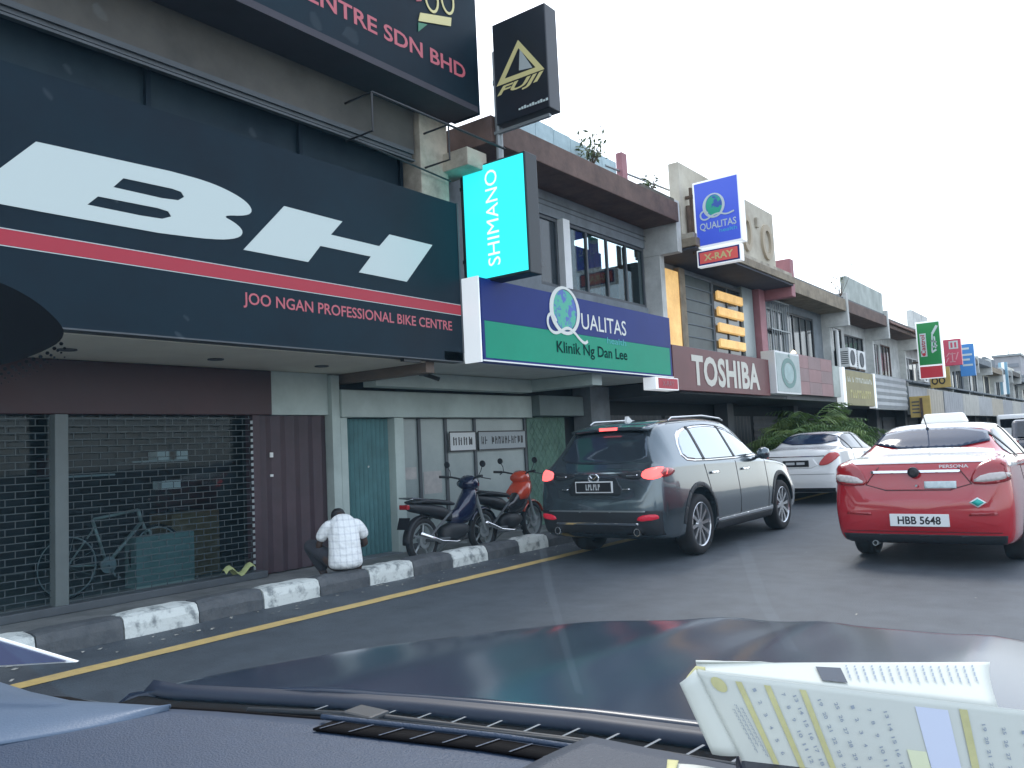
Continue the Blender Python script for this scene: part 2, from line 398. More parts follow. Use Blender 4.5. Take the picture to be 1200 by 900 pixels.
# ------------------------------------------------------------ 2: the clinic
B2 = thing('shophouse', 'clinic shophouse with teal folding shutter, frosted panels and brown roof fascia', 'building', (-9,11,0), group='shophouses along the street')
Y0, Y1 = 7.385, 14.05
box('post', M_palegreen, B2, -8.66, -8.5, 7.385, 7.50, 0, 1.93)
ridged(B2, 'folding_shutter', M_teal, -8.66, 7.505, 8.37, .02, 1.925, .04, .04)
MB().lathe([(0,.012),(.01,.012)], (-8.60,7.95,1.25), (1,0,0), 10).build('shutter_lock', M_whiteclean, B2)
box('post', M_palegreen, B2, -8.66, -8.48, 8.375, 8.56, 0, 1.93, bevel=.008)
box('sill', M_greywall, B2, -8.70, -8.40, 7.5, 8.37, .004, .022)
ys = [8.565, 9.02, 9.62, 10.33, 11.72]
for a, b in zip(ys[:-1], ys[1:]):
    box('frosted_panel', M_frost, B2, -8.66, -8.64, a+.03, b-.03, .08, 1.925)
    box('mullion', M_darkgrey, B2, -8.67, -8.61, b-.03, b+.03, .01, 1.93)
box('base_rail', M_darkgrey, B2, -8.67, -8.62, 8.565, 11.69, .01, .08)
# posters and the two notice boards
for (a, b, z0, z1, c) in ((8.66,8.95,1.02,1.2,M_frost),(9.1,9.5,.78,1.12,M_whiteclean)):
    MB().box(-8.638, -8.634, a, b, z0, z1).build('poster', mat('poster_paper', (.50,.48,.46), .7, nscale=5, col2=(.34,.33,.33)), B2)
for (a, b, n, wcol) in ((9.66,10.29,4,(.62,.65,.66)),(10.37,11.66,13,(.34,.38,.40))):
    nb = MB().box(-8.60, -8.575, a, b, 1.42, 1.70).build('notice_board', mat('board%d' % n, wcol, .5), B2)
    m = MB(); m.box(-8.579, -8.565, a-.01, b+.01, 1.40, 1.42).box(-8.579, -8.565, a-.01, b+.01, 1.70, 1.72).box(-8.579,-8.565,a-.012,a,1.42,1.70).box(-8.579,-8.565,b,b+.012,1.42,1.70)
    m.build('board_frame', M_black, nb)
    m = MB(); wd = (b-a-.12)/n
    for i in range(n):
        if n > 4 and i == 2: continue
        yy = a+.06+i*wd
        m.box(-8.574, -8.572, yy+wd*.15, yy+wd*.35, 1.50, 1.63)
        m.box(-8.574, -8.572, yy+wd*.40, yy+wd*.80, 1.50+.1*rng.random(), 1.53+.1*rng.random()+.0)
        if rng.random() < .6: m.box(-8.574, -8.5718, yy+wd*.6, yy+wd*.78, 1.50, 1.62)
    m.build('board_lettering', M_black, nb)
box('lintel', M_palegreen, B2, -8.68, -8.46, 7.385, 11.75, 1.935, 2.31, bevel=.01)
box('shutter_box', mat('grey_green_box', (.17,.22,.22), .6, nscale=2), B2, -8.68, -8.30, 11.76, 13.2, 1.96, 2.32, bevel=.01)
ridged(B2, 'folding_shutter', M_greengrille, -8.62, 11.78, 12.95, .02, 1.95, .12, .03)
m = MB()
for i in range(7):
    for j in range(9): 
        a = 11.8+i*.16; z = .1+j*.2
        m.tube((-8.575,a,z),(-8.575,a+.16,z+.2),.006,4).tube((-8.575,a+.16,z),(-8.575,a,z+.2),.006,4)
m.build('lattice', M_greengrille, B2, kind='stuff')
box('back_wall', M_dark, B2, -8.9, -8.72, 7.385, 14.05, 0, 2.55)
box('column', M_greywall, B2, -8.6, -8.2, 13.3, 14.0, 0, 2.52)
box('beam', M_palegreen, B2, -8.3, -8.05, 7.63, 11.2, 2.33, 2.545, bevel=.01)
box('beam', M_palegreen, B2, -8.5, -6.85, 11.2, 11.5, 2.36, 2.545, bevel=.01)
box('soffit', mat('soffit_white_green', (.72,.76,.70), .75, nscale=1.2, namt=.2), B2, -8.7, -6.8, 7.63, 14.05, 2.55, 2.66)
MB().lathe([(0,.07),(.06,.075),(.09,.05)], (-7.7,8.2,2.46), (0,0,1), 14).tube((-7.7,8.2,2.48),(-7.55,8.35,2.40),.03,8).build('camera_dome', M_black, B2)
# upper floor
XU = -7.2
m = MB(); m.box(-7.4, XU, 8.06, 10.42, 2.67, 5.49).box(-7.4, XU, 10.42, 13.95, 2.67, 3.95).box(-7.4, XU, 10.42, 13.95, 5.10, 5.49)
m.build('upper_wall', M_greywall, B2)
m = MB(); m.box(-7.199, -7.19, 10.3, 14.0, 5.33, 5.345).box(-7.199, -7.19, 10.3, 14.0, 5.25, 5.26); m.build('string_course', M_darkgrey, B2)
window(B2, -7.28, 10.425, 11.0, 3.955, 5.095, M_darkgrey, nv=0, pane=M_glassdark)
box('mullion', M_whiteclean, B2, -7.36, -7.12, 11.005, 11.2, 3.952, 5.098)
window(B2, -7.28, 11.205, 13.945, 3.955, 5.095, M_darkgrey, nv=3, pane=M_glass)
box('room_wall', M_dark, B2, -8.3, -8.2, 10.4, 14.0, 3.9, 5.2)
for i, yy in enumerate((11.45,11.62,12.25,12.42,13.25,13.45)):
    MB().grid(lambda u, v, yy=yy: (-7.42+.03*math.sin(u*18), yy+u*.17, 3.97+1.12*v), 12, 1).build('curtain', M_curtain, B2)
box('roof', M_brown, B2, -7.42, -6.5, 8.42, 14.05, 5.50, 5.87, bevel=.012)
box('gutter', mat('mossy_gutter', (.16,.15,.12), .9, nscale=5, namt=.5), B2, -6.72, -6.55, 12.7, 14.0, 5.872, 5.95)
box('roof_deck', M_dark, B2, -16, -7.43, 8.01, 14.05, 5.6, 5.7); box('rear_wall', M_dark, B2, -16, -15.9, 8.01, 14.05, 0, 5.6)
box('party_fin', M_white, B2, -7.42, -6.56, 14.055, 14.24, 4.95, 5.95, bevel=.01); box('party_pier', M_white, B2, -7.42, -6.95, 14.055, 14.24, 2.6, 4.948)
m = MB()
for i in range(6): m.box(-6.93, -6.90, 9.55+i*.49, 10.03+i*.49, 5.9, 6.42-.014*i)
m.build('roof_sheet', M_bluesheet, B2)
box('roof_post', M_pink, B2, -6.95, -6.83, 12.58, 12.76, 5.88, 6.55)
MB().tube((-6.9,12.1,6.2),(-6.9,14.6,6.32),.02,6).build('roof_pipe', M_steel, B2)

# ------------------------------------------------------------ 3: the house of the maroon electronics sign
B3 = thing('shophouse', 'shophouse with deep flat slab roof, tall cream parapet and painted yellow glow beside its windows', 'building', (-9,17,0), group='shophouses along the street')
box('upper_wall', M_greywall, B3, -7.5, -7.3, 14.25, 19.95, 2.6, 5.0)
box('yellow_glow', M_yellowglow, B3, -7.3, -7.2, 14.75, 15.35, 3.2, 4.85)  # flat panel added to carry the painted window glow
box('pilaster', M_brownlight, B3, -7.3, -7.18, 15.36, 15.62, 3.1, 4.95)
window(B3, -7.28, 15.63, 17.1, 3.3, 4.9, M_greywall, nv=0, nh=5, fw=.035, pane=mat('green_grey_pane', (.06,.085,.085), .4, spec=.3, nscale=2, col2=(.03,.045,.05)))
f = window(B3, -7.28, 17.12, 18.75, 3.2, 4.9, M_darkgrey, nv=1)
for i in range(4):
    MB().prism([(0,0),(.05,.02),(.05,.20),(0,.18)], lambda a, b, c, i=i: (-7.2+a, c, 3.42+i*.36+b), 17.2, 18.68).build('glow_slat', M_yellowglow, f)  # slats added to imitate the yellow light stripes in the window
box('pilaster', M_frost, B3, -7.3, -7.2, 18.77, 19.45, 2.6, 5.0)
box('column', M_pink, B3, -7.3, -7.05, 19.5, 19.9, 2.6, 5.03, bevel=.01)
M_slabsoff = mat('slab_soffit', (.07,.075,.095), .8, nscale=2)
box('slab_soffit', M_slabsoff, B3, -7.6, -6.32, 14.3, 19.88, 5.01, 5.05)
box('slab_roof', M_brownlight, B3, -7.6, -6.28, 14.26, 19.9, 5.055, 5.22, bevel=.01)
box('roof_edge', M_creamdirty, B3, -7.6, -6.34, 14.28, 19.88, 5.225, 5.32)
box('parapet', mat('cream_parapet', (.60,.56,.46), .85, nscale=1.6, col2=(.42,.37,.29), detail=8), B3, -6.78, -6.56, 14.3, 19.45, 5.325, 6.75, bevel=.015)
for (yc, a) in ((17.6,.26),(18.85,.34)):
    shape([ellipse(yc, 5.95, a, .42), ellipse(yc, 5.95, a*.62, .28)[::-1]], B3, mat('parapet_relief', (.46,.39,.29), .85), (-6.56,0,0), YD, ZD, 'relief_letter', 0, .06)
box('relief_dot', M_creamdirty, B3, -6.555, -6.50, 18.2, 18.32, 6.2, 6.42)
box('party_fin', M_pink, B3, -7.4, -6.38, 19.93, 20.2, 4.78, 5.72, bevel=.02)
MB().tube((-6.5,14.5,5.3),(-6.5,14.5,5.9),.05,8).build('pipe', M_rust, B3)

# ------------------------------------------------------------ the darkness of the arcade, common to all further houses
def arcade(B, y0, y1, shut, zc=2.3):
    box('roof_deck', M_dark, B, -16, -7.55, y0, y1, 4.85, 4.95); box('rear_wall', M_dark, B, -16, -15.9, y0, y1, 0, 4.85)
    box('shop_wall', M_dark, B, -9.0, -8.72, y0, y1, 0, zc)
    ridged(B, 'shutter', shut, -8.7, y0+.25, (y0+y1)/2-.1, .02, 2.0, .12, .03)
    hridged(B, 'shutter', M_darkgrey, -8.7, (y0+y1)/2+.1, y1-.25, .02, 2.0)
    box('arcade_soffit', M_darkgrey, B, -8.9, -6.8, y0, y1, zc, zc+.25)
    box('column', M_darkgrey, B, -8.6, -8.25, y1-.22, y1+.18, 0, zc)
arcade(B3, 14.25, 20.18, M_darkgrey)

def shophouse(y0, y1, label, wall, fascia, wins, rz=5.0, rh=.38, xf=-6.5, parapet=None, pier=M_white, shut=M_darkgrey, ledge=True):
    B = thing('shophouse', label, 'building', (-9,(y0+y1)/2,0), group='shophouses along the street')
    m = MB(); m.box(-7.5, -7.25, y0, y1, 2.56, 3.35).box(-7.5, -7.25, y0, y1, 4.75, rz); yy = y0
    for (a, b, z0, z1, nv, fm) in wins:
        if a > yy: m.box(-7.5, -7.25, yy, a, 3.35, 4.75)
        if z0 > 3.36: m.box(-7.5, -7.25, a, b, 3.35, z0)
        if z1 < 4.74: m.box(-7.5, -7.25, a, b, z1, 4.75)
        yy = b
    if yy < y1: m.box(-7.5, -7.25, yy, y1, 3.35, 4.75)
    m.build('upper_wall', wall, B)
    for (a, b, z0, z1, nv, fm) in wins: window(B, -7.31, a+.003, b-.003, max(z0,3.352), min(z1,4.748), fm, nv=nv)
    box('roof', fascia, B, -7.6, xf, y0+.01, y1-.2, rz, rz+rh, bevel=.012)
    box('roof_edge', M_darkgrey, B, -7.6, xf-.06, y0+.02, y1-.21, rz+rh+.002, rz+rh+.07)
    box('party_fin', pier, B, -7.5, xf+.03, y1-.19, y1-.01, rz-.42, rz+rh+.2, bevel=.01); box('party_pier', pier, B, -7.5, -7.02, y1-.185, y1-.015, 2.6, rz-.422)
    if ledge: box('ledge', M_greywall, B, -7.25, -6.85, y0, y1-.2, 3.26, 3.33)
    if parapet:
        a, b, h, mm, x = parapet; box('parapet', mm, B, x-.2, x, a, b, rz+rh+.003, rz+rh+h, bevel=.015)
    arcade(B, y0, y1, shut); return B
M_palewall = mat('pale_wall', (.60,.61,.59), .8, nscale=1.8, col2=(.36,.37,.36), detail=8, thr=(.3,.6))
M_mint = mat('mint_grey_parapet', (.52,.56,.52), .85, nscale=1.5, col2=(.34,.37,.34))
B4 = shophouse(20.21, 25.3, 'shophouse with tan fascia and caged window above the pink panel sign', M_greywall, M_brownlight,
    [(20.5,21.8,3.5,4.72,2,M_steel),(22.0,24.3,3.4,4.74,3,M_black)], rz=4.97, rh=.36)
m = MB()
for i in range(9): m.tube((-7.1,20.4+i*.17,3.45),(-7.1,20.4+i*.17,4.9),.012,5)
for z in (3.5,4.1,4.85): m.box(-7.26, -7.09, 20.35, 21.82, z, z+.03)
m.build('window_cage', M_steel, B4)
MB().lathe([(0,.05),(.05,.09),(.1,.05)], (-7.05,21.6,3.55), (1,0,0), 12).build('lamp', mat('lamp_glow', (1,.8,.5), .4, emit=1.6), B4)
MB().path([(-6.95,25.2,4.5),(-6.85,25.2,4.45),(-6.85,25.2,3.0)], .05, 8).build('drain_pipe', M_whiteclean, B4)
B5 = shophouse(25.31, 30.3, 'shophouse with a mint grey block parapet above the olive signboard', M_palewall, M_brown,
    [(26.2,27.2,3.4,4.7,2,M_black),(27.5,29.8,3.4,4.6,3,M_black)], rz=4.97, rh=.36, parapet=(25.8,30.2,.82,M_mint,-6.6))
B6 = shophouse(30.31, 35.3, 'shophouse with reddish tiled fascia behind the ribbed grey signboard', M_palewall, M_brown,
    [(30.8,32.0,3.4,4.6,2,M_white),(32.2,33.7,3.4,4.6,2,M_brown)], rz=4.95, rh=.30)
m = MB()
for i in range(14): m.prism([(0,0),(.28,-.22),(.30,-.19),(.02,.06)], lambda a, b, c, i=i: (-6.6+a-.1, c, 5.3+b), 30.4+i*.34, 30.71+i*.34)
m.build('tile_edge', mat('clay_tile', (.22,.12,.10), .8, nscale=4, namt=.4), B6)
box('rooftop_tank', M_rust, B6, -7.2, -6.8, 30.4, 30.9, 5.36, 5.7)
B7 = shophouse(35.31, 40.4, 'white shophouse with a stepped white gable behind the hanging green oil sign', M_palewall, M_brownlight,
    [(36.0,38.6,3.4,4.4,2,M_whiteclean)], rz=4.75, rh=.3, parapet=(35.4,38.5,1.1,M_white,-6.7))
far = [(40.41,45.4),(45.41,50.5),(50.51,55.6),(55.61,60.7),(60.71,65.8),(65.81,71.0),(71.01,77.0),(77.01,83.0),(83.01,90.0),(90.01,98.0)]
walls = [M_palewall, M_greywall, M_white, M_cream]; fas = [M_greybrown, M_darkgrey, M_brownlight, M_greywall]
for i, (a, b) in enumerate(far):
    L = b-a; wins = [(a+.5, a+L*.42, 3.4, 4.5, 1, M_darkgrey), (a+L*.52, b-.6, 3.4, 4.5, 1+i % 2, M_darkgrey)]
    shophouse(a, b, 'small shophouse far down the row, past the blue hanging sign', walls[i % 4], fas[(i*3+1) % 4], wins, rz=4.7+.12*((i*7) % 3-1), rh=.3, parapet=(a+.3, b-.6, .35+.3*(i % 3 == 0), walls[(i+2) % 4], -6.8) if i % 2 else None)
T = thing('tower_block', 'grey office block with banded windows closing the far end of the street', 'building', (-11.2,112,0))
box('wall', mat('tower_render', (.42,.42,.44), .8, nscale=.8, namt=.2), T, -12.6, -9.9, 110, 118, 0, 9.3)
for k in range(6):
    box('window_band', mat('tower_glass', (.22,.24,.27), .3), T, -12.4, -10.1, 109.93, 109.99, 2.5+k*1.1, 2.95+k*1.1)
box('roof_cap', M_steel, T, -12.75, -9.75, 109.8, 118.2, 9.302, 9.55)
MB().tube((-11.2,112,9.55),(-11.2,112,10.4),.05,6).build('mast', M_steel, T)
# ------------------------------------------------------------ signs
M_bhboard = mat('navy_signboard', (.005,.012,.021), .45, nscale=.5, col2=(.005,.022,.036), spec=.12)
M_letter = mat('white_lettering', (.58,.66,.64), .45)
M_red = mat('red_stripe', (.42,.012,.035), .5)
M_redtext = mat('red_lettering', (.52,.11,.14), .5)
M_alu = mat('aluminium_edge', (.6,.62,.63), .35, metal=.6)
M_qblue = mat('deep_blue_face', (.008,.022,.15), .45, spec=.15, nscale=.9, namt=.2, emit=.05, emcol=(.02,.05,.32))
M_qgreen = mat('green_face', (.004,.21,.135), .45, spec=.15, nscale=.9, namt=.2, emit=.14, emcol=(.005,.28,.17))
M_globe = mat('globe_green', (.02,.40,.26), .4, nscale=6, col2=(.03,.10,.42), thr=(.45,.5))
M_silver = mat('silver_lettering', (.66,.68,.64), .4)
M_cyan = mat('cyan_lightbox', (.05,.62,.66), .3, emit=.42, emcol=(.03,.82,.85))
M_signblack = mat('black_face', (.014,.018,.026), .35, nscale=1, namt=.3)
M_gold = mat('pale_gold', (.70,.62,.28), .4)
M_whitebox = mat('white_lightbox', (.72,.76,.76), .4, emit=.18, emcol=(.9,.95,1))
M_toshiba = mat('dull_maroon_face', (.15,.040,.042), .5, nscale=1.3, namt=.25)
M_xred = mat('xray_red', (.62,.10,.09), .4, emit=.12)

# big bicycle-brand board
S = thing('signboard', 'huge dark navy board with white italic BH and a red stripe', 'shop sign', (-6.9,4,2.55))
box('board', M_bhboard, S, -6.96, -6.80, -3.0, 7.98, 2.55, 4.62)
m = MB(); m.box(-6.965, -6.792, 7.98, 8.0, 2.545, 4.63).box(-6.965, -6.794, -3, 7.979, 2.535, 2.549); m.build('edge_trim', M_darkgrey, S)
sl = lambda y, z: (y, z)
Bo = [(2.84,4.03),(3.99,4.07),(4.35,4.065),(4.60,4.025),(4.79,3.96),(4.86,3.88),(4.79,3.815),(4.50,3.765),(4.66,3.72),(4.75,3.65),(4.69,3.57),(4.43,3.51),(3.87,3.475),(2.9,3.465),(2.32,3.465)]
Bo = Bo[:1]+chaikin(Bo[1:-2], 2, False)+Bo[-2:]
h1 = [(3.55,3.90),(3.46,3.80),(3.9,3.80),(4.06,3.815),(4.12,3.86),(4.09,3.90),(4.0,3.91)]
h2 = [(3.33,3.69),(3.24,3.60),(3.7,3.60),(3.90,3.61),(3.99,3.65),(3.96,3.69),(3.86,3.70)]
Ho = [(5.24,4.01),(6.02,4.0),(5.85,3.82),(6.57,3.815),(6.74,3.985),(7.48,3.985),(7.0,3.455),(6.24,3.46),(6.43,3.67),(5.7,3.67),(5.53,3.468),(4.74,3.468)]
shape([Bo, h1, h2], S, M_letter, (-6.8,0,0), YD, ZD, 'logo_letter', .002, .006)
shape([Ho], S, M_letter, (-6.8,0,0), YD, ZD, 'logo_letter', .002, .006)
box('stripe', M_red, S, -6.799, -6.794, -3, 7.975, 3.15, 3.275)
m = MB(); m.box(-6.799, -6.795, -3, 7.974, 3.277, 3.284).box(-6.799, -6.795, -3, 7.974, 3.141, 3.148); m.build('pinstripe', M_letter, S)
text('JOO NGAN PROFESSIONAL BIKE CENTRE', S, M_redtext, (-6.8,4.73,2.935), YD, ZD, 3.06, .115, .004, fat=.012)
MB().box(-6.90, -6.84, 6.95, 7.25, 2.50, 2.545).build('mount', M_black, S)

# roof-level company board
S = thing('signboard', 'dark company board at roof level reading CENTRE SDN BHD in pinkish red', 'shop sign', (-6.7,4,5.8))
box('board', M_bhboard, S, -6.95, -6.50, -3.0, 8.2, 5.79, 8.2, bevel=.01)
text('CENTRE SDN BHD', S, M_redtext, (-6.5,5.13,6.18), YD, ZD, 2.79, .185, .004, fat=.018)
e = shape([[(7.06,6.62),(7.10,6.74),(7.68,6.91),(7.66,6.79)]], S, M_gold, (-6.5,0,0), YD, ZD, 'emblem', .004, .01)
shape([ellipse(7.32,7.02,.13,.19), ellipse(7.32,7.02,.10,.155)], e, M_gold, (-6.5,0,0), YD, ZD, 'emblem_ring', .004, .008)
shape([ellipse(7.62,7.12,.13,.19), ellipse(7.62,7.12,.10,.155)], e, M_gold, (-6.5,0,0), YD, ZD, 'emblem_ring', .004, .008)
shape([[(7.04,6.86),(7.04,7.2),(7.16,7.2),(7.13,6.9)]], e, M_redtext, (-6.5,0,0), YD, ZD, 'emblem_red', .004, .008)
shape([[(7.05,6.48),(7.06,6.6),(7.22,6.64)]], e, mat('emblem_green', (.05,.22,.12), .5), (-6.5,0,0), YD, ZD, 'emblem_green', .004, .008)
text('JOO NGAN CYCLE', S, M_letter, (-6.5,4.2,6.82), YD, ZD, 2.6, .2, .004, fat=.018) if False else None

# hanging triangle sign
S = thing('hanging_sign', 'tall black hanging sign with a pale gold triangle and FUJI', 'shop sign', (-5.97,8.5,5.7))
box('box', M_signblack, S, -6.40, -5.54, 8.40, 8.66, 5.68, 7.06, bevel=.012)
O = (0,8.40,0)
shape([[(-5.975,6.71),(-5.585,6.19),(-6.36,6.20)], [(-5.975,6.60),(-6.22,6.265),(-5.72,6.255)]], S, M_gold, O, XD, ZD, 'triangle', .003, .004)
shape([[(-5.955,6.58),(-5.985,6.30),(-5.77,6.27)]], S, mat('sail_grey', (.42,.46,.45), .4), O, XD, ZD, 'triangle', .003, .003)
text('FUJI', S, M_gold, (-6.36,8.40,6.07), XD, ZD, .76, .105, .004, fat=.03, shear=.35)
m = MB()
for i in range(11): m.box(-6.02+i*.043, -5.988+i*.043, 8.394, 8.399, 5.775, 5.80+.008*(i % 3))
m.build('small_print', M_letter, S)
m = MB(); m.box(-6.9, -6.40, 8.5, 8.56, 5.74, 5.78); m.tube((-6.46,8.53,5.2),(-6.46,8.53,6.75),.05,12); m.lathe([(0,.06),(.05,.06)], (-6.46,8.53,6.3), (0,0,1), 12)
m.box(-6.95, -5.6, 8.47, 8.52, 5.60, 5.64)
m.build('bracket_pole', M_steel, S)

# cyan lightbox
S = thing('hanging_sign', 'glowing cyan hanging lightbox with vertical white lettering', 'shop sign', (-6.4,8.35,3.6))
box('box', mat('blackened_box', (.02,.025,.03), .5), S, -6.93, -5.87, 8.27, 8.53, 3.60, 5.17, bevel=.012)
box('face', M_cyan, S, -6.90, -5.90, 8.258, 8.268, 3.635, 5.14)
text('SHIMANO', S, mat('lit_lettering', (.75,.9,.9), .4, emit=.35, emcol=(.9,1,1)), (-6.33,8.258,3.78), ZD, (-1,0,0), 1.27, .20, .003, fat=0)
MB().box(-7.0, -6.93, 8.3, 8.36, 4.9, 4.95).box(-7.0,-6.93,8.3,8.36,3.9,3.95).tube((-6.97,8.33,3.7),(-6.97,8.33,5.3),.03,6).build('bracket', M_black, S)

# clinic board
S = thing('signboard', 'long blue and green clinic board with a large Q and globe', 'shop sign', (-6.65,10.7,2.55))
box('box', M_qblue, S, -6.78, -6.521, 8.03, 13.42, 2.545, 3.615, bevel=.006); box('end_panel', M_whitebox, S, -6.79, -6.515, 8.005, 8.027, 2.52, 3.625)
box('blue_face', M_qblue, S, -6.52, -6.512, 8.05, 13.39, 3.062, 3.59)
box('green_face', M_qgreen, S, -6.52, -6.512, 8.10, 13.33, 2.578, 3.058)
m = MB(); m.box(-6.52, -6.5125, 8.05, 13.39, 2.552, 2.574).box(-6.52,-6.5125,8.05,8.098,2.578,3.058).box(-6.52,-6.5125,13.334,13.39,2.578,3.058); m.build('blue_border', M_qblue, S)
box('edge_tube', M_alu, S, -6.53, -6.50, 8.03, 13.42, 2.53, 2.548)
O = (-6.512,0,0)
q = shape([ellipse(9.98,3.38,.40,.36,36), ellipse(9.99,3.385,.315,.315,36)], S, M_silver, O, YD, ZD, 'logo_letter', .004, .006)
shape([ellipse(9.99,3.39,.31,.30,32)], q, M_globe, O, YD, ZD, 'globe', .001, .003)
sw = [(9.74,3.20),(9.66,3.30),(9.55,3.29),(9.50,3.17),(9.56,3.06),(9.70,3.02),(9.86,3.07),(10.02,3.14),(10.20,3.08),(10.36,2.97),(10.48,2.93),(10.56,2.97)]
shape([stroke(chaikin(sw,2,False), .045)], q, M_silver, O, YD, ZD, 'swash', .006, .006)
text('UALITAS', S, M_silver, (-6.512,10.42,3.155), YD, ZD, 1.36, .24, .005, fat=.006)
text('health', S, mat('teal_lettering', (.05,.36,.42), .5), (-6.512,11.15,2.985), YD, ZD, .60, .10, .006)
text('Klinik Ng Dan Lee', S, mat('dark_lettering', (.012,.035,.035), .9, spec=.05), (-6.512,9.72,2.755), YD, ZD, 2.05, .165, .005, fat=.012)
S = thing('small_sign', 'small red X-RAY box under the corner of the clinic board', 'shop sign', (-6.5,13.3,2.4))
box('box', M_whitebox, S, -6.70, -6.46, 12.62, 13.50, 2.30, 2.515, bevel=.006)
box('face', M_red, S, -6.46, -6.453, 12.72, 13.46, 2.32, 2.50)
text('X-RAY', S, M_pink, (-6.453,12.86,2.365), YD, ZD, .46, .09, .003, fat=.015)

# hanging clinic lightbox
S = thing('hanging_sign', 'tall white-framed blue hanging clinic lightbox high above the street', 'shop sign', (-5.9,14.5,5.0))
box('box', M_whitebox, S, -6.37, -5.44, 14.45, 14.66, 5.02, 6.30, bevel=.015)
box('face', mat('bright_blue_face', (.04,.075,.42), .35, emit=.22, emcol=(.05,.10,.6)), S, -6.33, -5.48, 14.44, 14.449, 5.06, 6.26)
O = (0,14.44,0)
q = shape([ellipse(-5.96,5.78,.22,.235,32), ellipse(-5.955,5.785,.165,.205,32)], S, M_letter, O, XD, ZD, 'logo_letter', .004, .006)
shape([ellipse(-5.955,5.785,.16,.19,28)], q, M_globe, O, XD, ZD, 'globe', .001, .003)
sw = [(-6.08,5.66),(-6.16,5.72),(-6.24,5.66),(-6.22,5.56),(-6.12,5.53),(-6.0,5.60),(-5.86,5.62),(-5.72,5.56),(-5.57,5.60)]
shape([stroke(chaikin(sw,2,False), .03)], q, M_letter, O, XD, ZD, 'swash', .006, .006)
text('QUALITAS', S, M_letter, (-6.26,14.44,5.35), XD, ZD, .72, .13, .004, fat=.012)
text('health', S, mat('aqua_lettering', (.06,.50,.62), .5), (-5.88,14.44,5.25), XD, ZD, .34, .075, .004)
MB().box(-6.55, -6.37, 14.5, 14.58, 6.05, 6.1).box(-6.55,-6.37,14.5,14.58,5.2,5.25).tube((-6.45,14.54,4.95),(-6.45,14.54,6.25),.035,8).build('bracket', M_rust, S)
S = thing('hanging_sign', 'small red X-RAY box hung below the blue hanging clinic lightbox', 'shop sign', (-5.9,14.5,4.7))
box('box', M_whitebox, S, -6.37, -5.50, 14.46, 14.60, 4.66, 4.985, bevel=.008)
box('border', M_qblue, S, -6.34, -5.53, 14.452, 14.459, 4.69, 4.955)
box('face', M_xred, S, -6.31, -5.56, 14.445, 14.4515, 4.715, 4.93)
text('X-RAY', S, M_gold, (-5.935,14.445,4.765), XD, ZD, .58, .12, .003, fat=.03, center=True)

# electronics board
S = thing('signboard', 'dull maroon signboard with bold white TOSHIBA letters', 'shop sign', (-6.7,16,2.3))
box('board', M_toshiba, S, -6.76, -6.60, 13.62, 18.55, 2.33, 3.16, bevel=.008)
text('TOSHIBA', S, mat('cream_lettering', (.62,.60,.53), .6), (-6.6,14.40,2.47), YD, ZD, 3.50, .54, .006, fat=.035, space=1.05)
S = thing('signboard', 'pale panel box with a round green emblem beside the maroon board', 'shop sign', (-6.6,19.5,2.4))
box('box', M_whiteclean, S, -6.80, -6.47, 18.62, 20.35, 2.38, 3.38, bevel=.012)
box('face', mat('muted_face', (.40,.47,.46), .5, nscale=3, namt=.2), S, -6.469, -6.462, 18.68, 20.30, 2.43, 3.33)
O = (-6.462,0,0)
shape([ellipse(19.5,2.88,.52,.36,28), ellipse(19.5,2.88,.38,.25,28)], S, mat('emblem_dark_green', (.10,.22,.20), .5), O, YD, ZD, 'emblem', .003, .004)
shape([ellipse(19.5,2.88,.35,.22,24)], S, mat('emblem_pale', (.33,.47,.46), .5, nscale=5), O, YD, ZD, 'emblem', .003, .004)
shape([[(19.5,3.3),(19.6,3.36),(19.62,3.25)]], S, mat('emblem_dark_green', (.1,.2,.2)), O, YD, ZD, 'emblem', .003, .004)
S = thing('signboard', 'faded pink signboard of square panels beside the round emblem box', 'shop sign', (-6.7,22,2.4))
for i in range(3):
    for j in range(3):
        box('panel', mat('faded_pink%d' % ((i+j) % 2), (.34-.05*((i+j) % 2),.19,.19), .6, nscale=2, namt=.2), S, -6.72, -6.62, 20.5+i*1.04, 21.53+i*1.04, 2.42+j*.34, 2.755+j*.34)
box('panel', M_mint, S, -6.72, -6.62, 23.65, 24.3, 2.42, 3.3)
def bars(S, x, y0, y1, z0, z1, n, material, rows=1):
    m = MB()
    for r in range(rows):
        h = (z1-z0)/rows
        for i in range(n):
            a = y0+(y1-y0)*i/n; wv = (y1-y0)/n
            if rng.random() < .12: continue
            zb = z0+r*h+h*.18; zt = zb+h*.6
            m.box(x, x+.006, a+wv*.12, a+wv*.34, zb, zt)
            k = rng.random()
            m.box(x, x+.006, a+wv*.36, a+wv*.8, *((zt-h*.18, zt) if k < .5 else (zb, zb+h*.18)))
            if k > .3: m.box(x, x+.006, a+wv*.6, a+wv*.8, zb+h*.2, zt-h*.2)
    m.build('lettering', material, S)
S = thing('signboard', 'olive gold signboard with pale lettering under the window air conditioner', 'shop sign', (-6.6,26,2.2))
box('board', mat('olive_gold', (.30,.26,.12), .55, nscale=1.5, namt=.25), S, -6.75, -6.60, 24.75, 28.0, 2.20, 3.24, bevel=.008)
box('end_post', M_whitebox, S, -6.78, -6.58, 24.45, 24.74, 2.15, 3.3); box('end_post', M_whitebox, S, -6.78, -6.58, 28.01, 28.2, 2.15, 3.26)
bars(S, -6.6, 25.0, 27.8, 2.85, 3.1, 16, mat('pale_lettering', (.6,.6,.52), .6)); bars(S, -6.6, 25.2, 27.6, 2.35, 2.75, 10, mat('yellowish_lettering', (.5,.45,.2), .6))
S = thing('signboard', 'ribbed light grey metal signboard with no lettering', 'shop sign', (-6.6,30.5,2.2))
